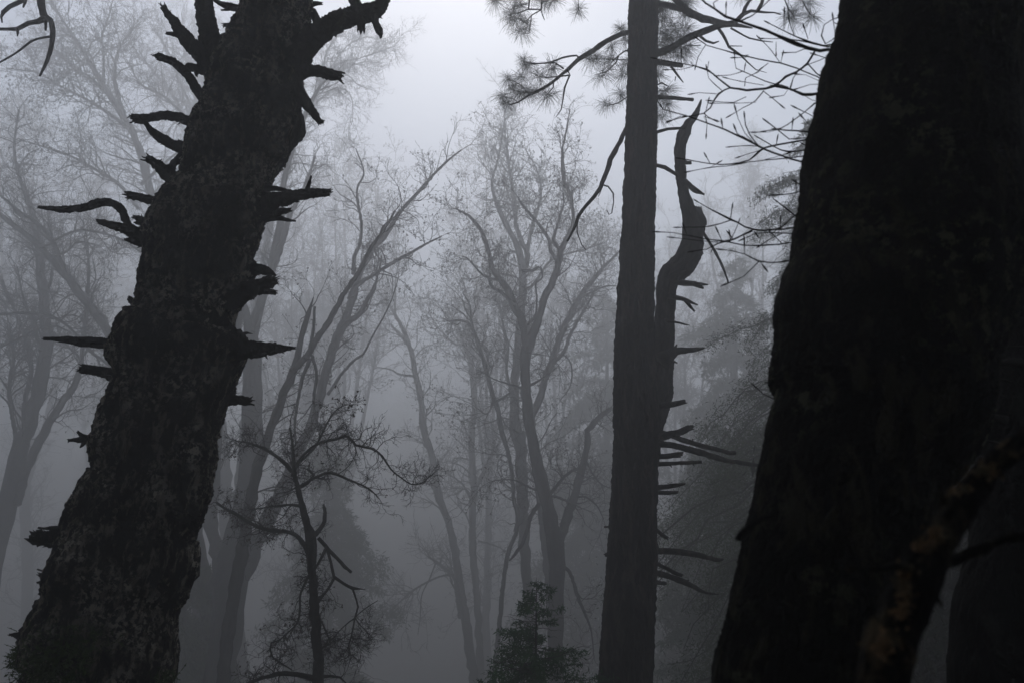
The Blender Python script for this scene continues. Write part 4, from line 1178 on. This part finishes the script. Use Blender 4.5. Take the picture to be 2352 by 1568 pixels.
bare_tree('leaning_tree', 'pale twin stems leaning right between the centre oak and the tall pine', 25.0, [
    J('F', [(1440, 1568, 60), (1420, 1000, 56), (1380, 600, 52), (1330, 200, 48)], 'E', [(1305, 1400, 44), (1312, 1320, 46), (1350, 1250, 46), (1385, 1120, 46), (1430, 1010, 46), (1450, 940, 42), (1482, 850, 40), (1540, 720, 38), (1600, 600, 34), (1680, 490, 26), (1760, 400, 20), (1870, 290, 12)]),
    J('E', [(1440, 1010, 30), (1510, 930, 24), (1550, 820, 22), (1620, 700, 18), (1690, 580, 12), (1720, 520, 8)]),
    J('E', [(1600, 600, 20), (1680, 560, 14), (1780, 520, 10), (1870, 520, 6)]),
    J('E', [(1480, 860, 22), (1560, 660, 22), (1640, 560, 18), (1740, 430, 12)]),
    J('E', [(1500, 950, 12), (1545, 1000, 11), (1560, 1080, 10), (1540, 1170, 8), (1480, 1250, 6)]),
], twigs=1.3, seed=17, wob=1.6, leaf=.25, L1=(50, 140), d1=20., bare_stems=(4,))

bare_tree('slim_tree', 'faint slim tree curving up to the left in the mist at bottom centre', 40.0, [
    J('F', [(935, 1568, 66), (900, 1300, 60), (872, 1100, 56), (830, 850, 50), (800, 650, 46), (755, 500, 44), (700, 350, 44), (672, 150, 42), (625, 0, 44)], 'E', [(612, 1400, 42), (590, 1200, 40), (552, 1050, 34), (532, 930, 30), (490, 820, 28), (430, 700, 22), (380, 620, 15), (300, 530, 8)]),
    J('F', [(850, 1150, 40), (830, 1000, 34), (810, 900, 26), (740, 830, 20), (690, 790, 16), (640, 760, 8)]),
    J('F', [(800, 880, 14), (740, 880, 12), (640, 920, 12), (540, 980, 12), (450, 1060, 10), (400, 1120, 8), (395, 1200, 6)]),
    J('F', [(690, 800, 10), (650, 900, 9), (600, 1010, 8), (590, 1150, 6), (575, 1260, 4)]),
    J('E', [(550, 1090, 18), (460, 1080, 12), (400, 1050, 10), (320, 1035, 6)]),
    J('E', [(520, 900, 20), (450, 820, 16), (400, 760, 10)]),
    J('E', [(430, 700, 16), (430, 560, 12), (440, 430, 10), (480, 300, 6)]),
], twigs=1.3, seed=18, wob=2.0, leaf=.25, L1=(50, 130), d1=22., bare_stems=(3,))

bare_tree('slim_tree', 'faint upright slim tree forking above, right of the curving one in the mist', 43.0, [
    J('F', [(978, 1568, 52), (962, 1200, 46), (948, 950, 44), (925, 700, 44), (925, 450, 44), (935, 330, 44), (922, 200, 42), (918, 50, 40)], 'E', [(925, 1400, 40), (938, 1300, 36), (925, 1100, 34), (905, 980, 30), (870, 900, 26), (850, 820, 20), (820, 760, 14), (750, 700, 7)]),
    J('F', [(940, 330, 30), (985, 240, 26), (1040, 130, 24), (1100, 30, 18)], 'E', [(1130, 1400, 12), (1200, 1330, 8)]),
    J('E', [(905, 980, 20), (905, 850, 20), (890, 740, 16), (900, 620, 10), (860, 480, 6)]),
    J('F', [(915, 400, 16), (860, 300, 12), (780, 240, 9), (700, 190, 5)]),
    J('F', [(960, 660, 12), (1040, 680, 10), (1110, 710, 8), (1150, 760, 6)]),
    J('E', [(870, 900, 16), (800, 880, 12), (720, 800, 8), (640, 690, 6)]),
], twigs=1.5, seed=19, wob=2.0, leaf=.25, L1=(50, 140), d1=20.)

# ------------------------------------------------------------------ left side
bare_tree('forked_tree', 'upright forked tree at the left edge, its stems passing behind the dead leaning trunk', 25.0, [
    J('C', [(-90, 1000, 150), (-30, 700, 130), (40, 450, 112), (100, 200, 108), (150, 0, 100)], 'B', [(175, 1450, 92), (235, 1230, 86), (285, 1000, 78), (302, 850, 72), (285, 650, 62), (262, 450, 56), (250, 300, 48), (225, 150, 40), (190, 0, 34)], 'A', [(130, 1150, 24), (90, 950, 16), (120, 700, 10)]),
    J('C', [(110, 420, 56), (160, 230, 56), (210, 110, 56), (262, 0, 56)], 'B', [(325, 1380, 50), (400, 1250, 44), (480, 1140, 40), (522, 960, 30), (548, 700, 26), (565, 450, 20), (560, 250, 12)]),
    J('B', [(150, 1460, 30), (160, 1250, 30), (200, 1060, 26), (175, 900, 26), (125, 750, 22), (60, 600, 16), (0, 480, 12)]),
    J('B', [(105, 1500, 26), (65, 1250, 26), (65, 1100, 24), (90, 950, 18), (60, 800, 14)]),
    J('B', [(275, 980, 26), (240, 860, 24), (205, 740, 20), (150, 600, 14), (110, 400, 8)]),
    J('B', [(290, 600, 24), (330, 450, 20), (340, 250, 16), (300, 50, 10)]),
    J('B', [(280, 680, 14), (200, 770, 14), (100, 830, 12), (-40, 930, 10)]),
], twigs=1.5, seed=21, wob=1.8, leaf=.1, L1=(60, 160), d1=20.)

bare_tree('leaning_tree', 'tree leaning steeply to the left, its stem crossing behind the dead trunk at mid height', 22.0, [
    J('B', [(1300, 2400, 120), (1150, 1800, 100), (950, 1250, 80), (830, 980, 68), (720, 850, 62), (610, 690, 58), (505, 560, 52), (400, 430, 48), (310, 330, 44), (200, 220, 40), (60, 110, 34), (-60, 20, 26)]),
    J('B', [(420, 450, 26), (340, 240, 26), (250, 130, 24), (120, 40, 20), (0, -60, 14)]),
    J('B', [(250, 270, 20), (320, 250, 18), (420, 190, 16), (520, 165, 16), (640, 180, 14), (760, 215, 14), (850, 270, 12), (940, 330, 10)]),
    J('B', [(0, 700, 18), (160, 690, 20), (300, 710, 20), (400, 750, 18), (480, 820, 16), (560, 920, 16), (720, 1040, 16)]),
    J('B', [(0, 910, 12), (120, 850, 12), (250, 790, 12), (340, 770, 12), (420, 800, 12)]),
    J('B', [(330, 340, 16), (420, 300, 14), (500, 240, 12), (600, 250, 8)]),
], twigs=1.4, seed=22, wob=1.6, leaf=.1, L1=(60, 150), d1=22.)

bare_tree('leaning_tree', 'wispy many twigged tree leaning left beneath the top left corner', 29.0, [
    J('B', [(1250, 2200, 110), (1180, 1500, 90), (1120, 900, 70), (1080, 500, 60), (1020, 150, 54)], 'A', [(1000, 1380, 48), (960, 1230, 48), (925, 1080, 48), (870, 900, 46), (800, 770, 44), (720, 640, 40), (650, 540, 36), (590, 430, 28), (500, 280, 22), (420, 160, 16), (330, 20, 10)]),
    J('A', [(800, 770, 30), (740, 560, 28), (735, 420, 20), (760, 320, 14), (820, 220, 10), (900, 140, 6)]),
    J('A', [(660, 560, 24), (660, 350, 14), (650, 230, 12), (690, 120, 9), (720, 0, 6)]),
    J('A', [(740, 660, 26), (620, 540, 24), (470, 430, 18), (360, 330, 12), (280, 220, 8)]),
    J('A', [(830, 830, 24), (700, 730, 20), (560, 640, 18), (400, 560, 12), (250, 470, 8), (60, 440, 6)]),
    J('A', [(450, 460, 10), (400, 500, 12), (340, 520, 12), (260, 510, 8)]),
    J('A', [(880, 1330, 22), (760, 1180, 20), (620, 1090, 18), (480, 1010, 14), (350, 960, 12), (150, 900, 8)]),
    J('A', [(900, 1180, 22), (1100, 1000, 14), (1280, 860, 10)]),
    J('A', [(1200, 760, 18), (1050, 620, 16), (900, 540, 12), (820, 400, 8)]),
], twigs=1.5, seed=23, wob=2.2, leaf=.08, L1=(60, 170), d1=15., trop=(0, 0, .06), L2=(30, 85))

bare_tree('spreading_tree', 'pale fan of twigs behind the upper part of the dead leaning trunk', 40.0, [
    J('B', [(1450, 2000, 100), (1400, 1400, 80), (1350, 900, 70), (1300, 300, 60)], 'A', [(1250, 1500, 50), (1300, 1250, 40), (1330, 1000, 34), (1340, 750, 26), (1300, 500, 18), (1240, 250, 10)]),
    J('A', [(1330, 1050, 30), (1220, 820, 26), (1120, 640, 20), (1000, 480, 16), (860, 330, 10)]),
    J('A', [(1340, 900, 26), (1180, 600, 20), (1080, 350, 14), (980, 180, 8)]),
    J('A', [(1320, 1150, 26), (1150, 980, 20), (950, 860, 16), (800, 820, 10)]),
    J('A', [(1330, 1000, 24), (1250, 650, 18), (1180, 350, 14), (1160, 80, 8)]),
    J('A', [(1340, 1000, 24), (1500, 700, 18), (1620, 300, 12), (1620, 0, 8)]),
    J('A', [(1280, 1350, 24), (1100, 1200, 18), (900, 1120, 12), (650, 1040, 8)]),
], twigs=1.5, seed=24, wob=2.5, leaf=.0, L1=(70, 170), d1=14., L2=(30, 90), trop=(0, 0, .05))

bare_tree('slanting_tree', 'pale lacy crown reaching out to the right of the dead trunk near the top', 34.0, [
    J('B', [(1500, 2200, 90), (1560, 1500, 70), (1600, 900, 60), (1660, 500, 46), (1720, 150, 40)], 'A', [(1760, 1320, 34), (1810, 1180, 34), (1850, 1020, 30), (1890, 880, 28), (1950, 740, 26), (2010, 620, 22), (2060, 520, 16), (2120, 440, 12), (2200, 390, 10)], 'D', [(180, 380, 8), (300, 340, 7), (420, 300, 5)]),
    J('A', [(1990, 660, 18), (2050, 500, 14), (2080, 350, 12)], 'D', [(40, 260, 9), (110, 180, 6)]),
    J('A', [(2050, 530, 14), (2110, 500, 10)], 'D', [(90, 450, 9), (220, 400, 8), (330, 400, 5)]),
    J('A', [(1960, 720, 16), (2060, 620, 12)], 'D', [(60, 560, 8), (150, 620, 6), (160, 780, 4)]),
    J('D', [(30, 510, 9), (120, 480, 8), (190, 540, 6), (280, 575, 3)]),
    J('A', [(2030, 560, 12), (2120, 420, 9)], 'D', [(120, 300, 8), (230, 240, 5), (330, 250, 4)]),
], twigs=1.6, seed=25, wob=2.0, leaf=.0, L1=(45, 110), d1=16., L2=(22, 60), trop=(0, 0, .03))

# ------------------------------------------------------------------ faint far trees: grown, not traced
def far_tree(px, top, D, wdt, spread, seed, label, leaf=.25, twigs=1.0, lean=0.0, low=.45):
    r = random.Random(seed)
    foot = 1700
    fork = foot + (top - foot) * low
    st = [[(px - lean * (foot - y) * .3 + r.uniform(-6, 6), y, wdt * (1 - .35 * (foot - y) / (foot - fork))) for y in np.linspace(foot, fork, 6)]]
    hx, hy, hw = st[0][-1]
    n = r.randint(4, 6)
    for k in range(n):
        f = (k + .5) / n * 2 - 1
        tx = px + f * spread + r.uniform(-.15, .15) * spread
        ty = top + abs(f) * (fork - top) * .3 + r.uniform(0, 40)
        y0 = fork + (foot - fork) * r.uniform(0, .22)
        x0 = hx + (px - hx) * 0
        pts = []
        for t in np.linspace(0, 1, 7):
            bx = x0 + (tx - x0) * (t ** .8) + r.uniform(-9, 9) * t
            by = y0 + (ty - y0) * t
            pts.append((bx, by, max(hw * .75 * (1 - t) ** .8, 2)))
        st.append(pts)
    return bare_tree('far_tree', label, D, st, twigs=twigs, seed=seed, wob=2.5, leaf=leaf, L1=(50, 130), L2=(26, 70), sides=6, d1=18., tipw=1.3, leafsize=2.6)


far_tree(800, 300, 62, 24, 130, 41, 'faint rounded bare crown under the open sky, just right of the many stemmed oak', leaf=.35, lean=.1)
far_tree(1120, 300, 60, 22, 90, 43, 'faint bare tree behind the straight trunk near the centre', leaf=.3)
far_tree(1290, 330, 65, 20, 110, 44, 'faint bare tree filling the gap between centre oak and tall pine', leaf=.3)
far_tree(60, 200, 57, 30, 170, 46, 'faint dense bare tree at the far left edge', leaf=.1, twigs=1.5)
far_tree(230, 420, 72, 22, 120, 47, 'very faint bare tree seen left of the dead trunk at mid height', leaf=.1, twigs=1.3)
far_tree(680, 480, 55, 22, 110, 48, 'faint bare tree just right of the dead trunk behind the oak stems', leaf=.1, twigs=1.3)
far_tree(1560, 480, 52, 20, 100, 49, 'faint bare tree showing to the right of the pine behind the snag', leaf=.1, twigs=1.3)
far_tree(1730, 270, 52, 26, 150, 50, 'faint bare tree above the misty firs beside the huge dark trunk', leaf=.05, twigs=1.3, lean=-.1)


# ------------------------------------------------------------------ conifers
def conifer(name, label, px, top, D, half, seed, n_br, n_leaf, leaf, mat='fir', droop=.35, foot=1700, taper=.75, lean=0, gaps=.25, wdt=26, dens_pow=1.0, clump=0.0):
    """trunk, boughs in whorls, and foliage as many small sprays hung along them"""
    rng = np.random.default_rng(seed)
    D = D * (1.15 if D > 16 else 1)
    s = D / F
    x0, _, zt, _ = P(px, top, D)
    xf, _, zf, _ = P(px - lean, foot, D)
    zf = min(zf, zt - 2)
    gz = ground_z(xf, D)
    T = Thing(name, label, 'tree', (xf, D, gz))
    H = zt - gz
    mb = MB()
    tp = np.array([[xf + (x0 - xf) * t, D, gz - .1 + (H + .1) * t, wdt * .5 * s * (1 - t) ** .8 + .3 * s] for t in np.linspace(0, 1, 24)])
    mb.tubes(tp[None, :, :3], tp[None, :, 3], 10)
    T.part('trunk', mb, M['bark'])
    h = rng.random(n_br) ** dens_pow
    h = .08 + .91 * h
    R = half * s * ((1 - h) / .75) ** taper * rng.uniform(.6, 1.15, n_br)
    R *= 1 + clump * np.sin(h * 23 + seed) * np.sin(h * 9 + 1.0)
    a = rng.uniform(0, 2 * np.pi, n_br)
    m = 10
    t = np.linspace(0, 1, m)[None, :]
    cx = xf + (x0 - xf) * h
    B = np.zeros((n_br, m, 4))
    rr = R[:, None] * t
    B[:, :, 0] = cx[:, None] + np.cos(a)[:, None] * rr
    B[:, :, 1] = D + np.sin(a)[:, None] * rr
    up = rng.uniform(-.25, .35, n_br)[:, None]
    B[:, :, 2] = gz + H * h[:, None] + R[:, None] * (up * t - droop * t ** 2)
    B[:, :, :3] += np.cumsum(rng.normal(size=(n_br, m, 3)), 1) * (R * .03)[:, None, None]
    B[:, :, 3] = (R * .009)[:, None] * (1 - t * .8) + .1 * s
    mb = MB()
    addtubes(mb, B, 4)
    br = T.part('branches', mb, M['bark'])
    pr = (R ** 1.3)
    keep = rng.random(n_br) > gaps
    pr = pr * keep
    pi = rng.choice(n_br, n_leaf, p=pr / pr.sum())
    tt = rng.random(n_leaf) ** .65 * (m - 1)
    i0 = np.minimum(tt.astype(int), m - 2)
    w = (tt - i0)[:, None]
    p = B[pi, i0, :3] * (1 - w) + B[pi, i0 + 1, :3] * w
    out = B[pi, i0 + 1, :3] - B[pi, i0, :3]
    out /= np.linalg.norm(out, axis=1, keepdims=True) + 1e-9
    d = out * .45 + rng.normal(size=(n_leaf, 3)) * .85 + np.array([0, 0, -.25])
    d /= np.linalg.norm(d, axis=1, keepdims=True)
    side = np.cross(d, rng.normal(size=(n_leaf, 3)))
    side /= np.linalg.norm(side, axis=1, keepdims=True) + 1e-9
    L = (leaf * s * rng.uniform(.5, 1.4, n_leaf))[:, None]
    off = rng.normal(size=(n_leaf, 3)) * (R[pi] * .05)[:, None]
    p = p + off
    v = np.stack([p, p + d * L * .45 + side * L * .11, p + d * L, p + d * L * .5 - side * L * .11], 1).reshape(-1, 3)
    mb = MB()
    mb.add(v, f4=(np.arange(n_leaf) * 4)[:, None] + np.array([[0, 1, 2, 3]]))
    T.part('foliage', mb, M[mat], smooth_=False)
    return T


conifer('young_conifer', 'small feathery dark green conifer at the bottom centre in front of the oak trunk', 1232, 1325, D_CEDAR, 250, 61, 420, 90000, 11, 'cedar', .10, 2250, .7, lean=8, gaps=.38, wdt=18, clump=.0)
conifer('fir_tree', 'misty grey fir behind the gnarled little oak, left of centre', 752, 985, 34, 150, 62, 260, 60000, 11, 'fir', .5, 1900, .45, gaps=.3, wdt=24, clump=.35)
conifer('fir_tree', 'large misty fir with drooping clumped boughs between the pine and the huge dark trunk', 1880, 250, 13.2, 400, 63, 520, 400000, 8.5, 'fir', .55, 2000, .62, gaps=.35, wdt=40, clump=.35)
conifer('fir_tree', 'dark low fir between the dead leaning trunk and the foot of the massive oak', 425, 1230, 21, 150, 68, 220, 70000, 12, 'fir', .4, 1900, .5, gaps=.1, wdt=26, clump=.1)
conifer('fir_tree', 'pale tall fir further back between the snag and the drooping fir', 1690, 560, 33, 190, 64, 260, 70000, 14, 'fir', .5, 1900, .55, gaps=.2, wdt=30, clump=.2)
conifer('fir_tree', 'broad very faint fir just left of the tall pine', 1395, 660, 46, 190, 65, 260, 52000, 15, 'fir', .5, 1900, .5, gaps=.15, wdt=30, clump=.15)
conifer('fir_tree', 'shadowy low fir between tall pine and huge dark trunk', 1640, 960, 20, 190, 66, 260, 80000, 14, 'fir', .5, 1900, .5, gaps=.15, wdt=26, clump=.2)

conifer('fir_tree', 'added fir as dark backdrop in the slit between the two black trunks on the right', 2330, 100, 10.0, 620, 67, 420, 150000, 36, 'shadedfir', .4, 2000, .5, gaps=.0, wdt=60, clump=.1)  # added to darken the slit, with shade in its foliage colour

# ------------------------------------------------------------------ the air
mh = bpy.data.materials.new('haze')
mh.use_nodes = True
nt = mh.node_tree
nt.nodes.clear()
ou = nt.nodes.new('ShaderNodeOutputMaterial')
pv = nt.nodes.new('ShaderNodeVolumePrincipled')
pv.inputs['Density'].default_value = HAZE_DENSITY
pv.inputs['Anisotropy'].default_value = HAZE_G
pv.inputs['Color'].default_value = (*HAZE_COL, 1)
nt.links.new(pv.outputs[0], ou.inputs['Volume'])
zlo = -22.0
hv = [(x, y, z) for z in (zlo, HAZE_TOP) for y in (-125, 455) for x in (-405, 405)]
mb = MB()
mb.add(hv, f4=[(0, 2, 3, 1), (4, 5, 7, 6), (0, 1, 5, 4), (2, 6, 7, 3), (0, 4, 6, 2), (1, 3, 7, 5)])
ho = bpy.data.objects.new('haze', mb.mesh('haze', mh, smooth_=False))
C.objects.link(ho)
ho['kind'] = 'stuff'
ho['label'] = 'thick grey mist filling the forest'
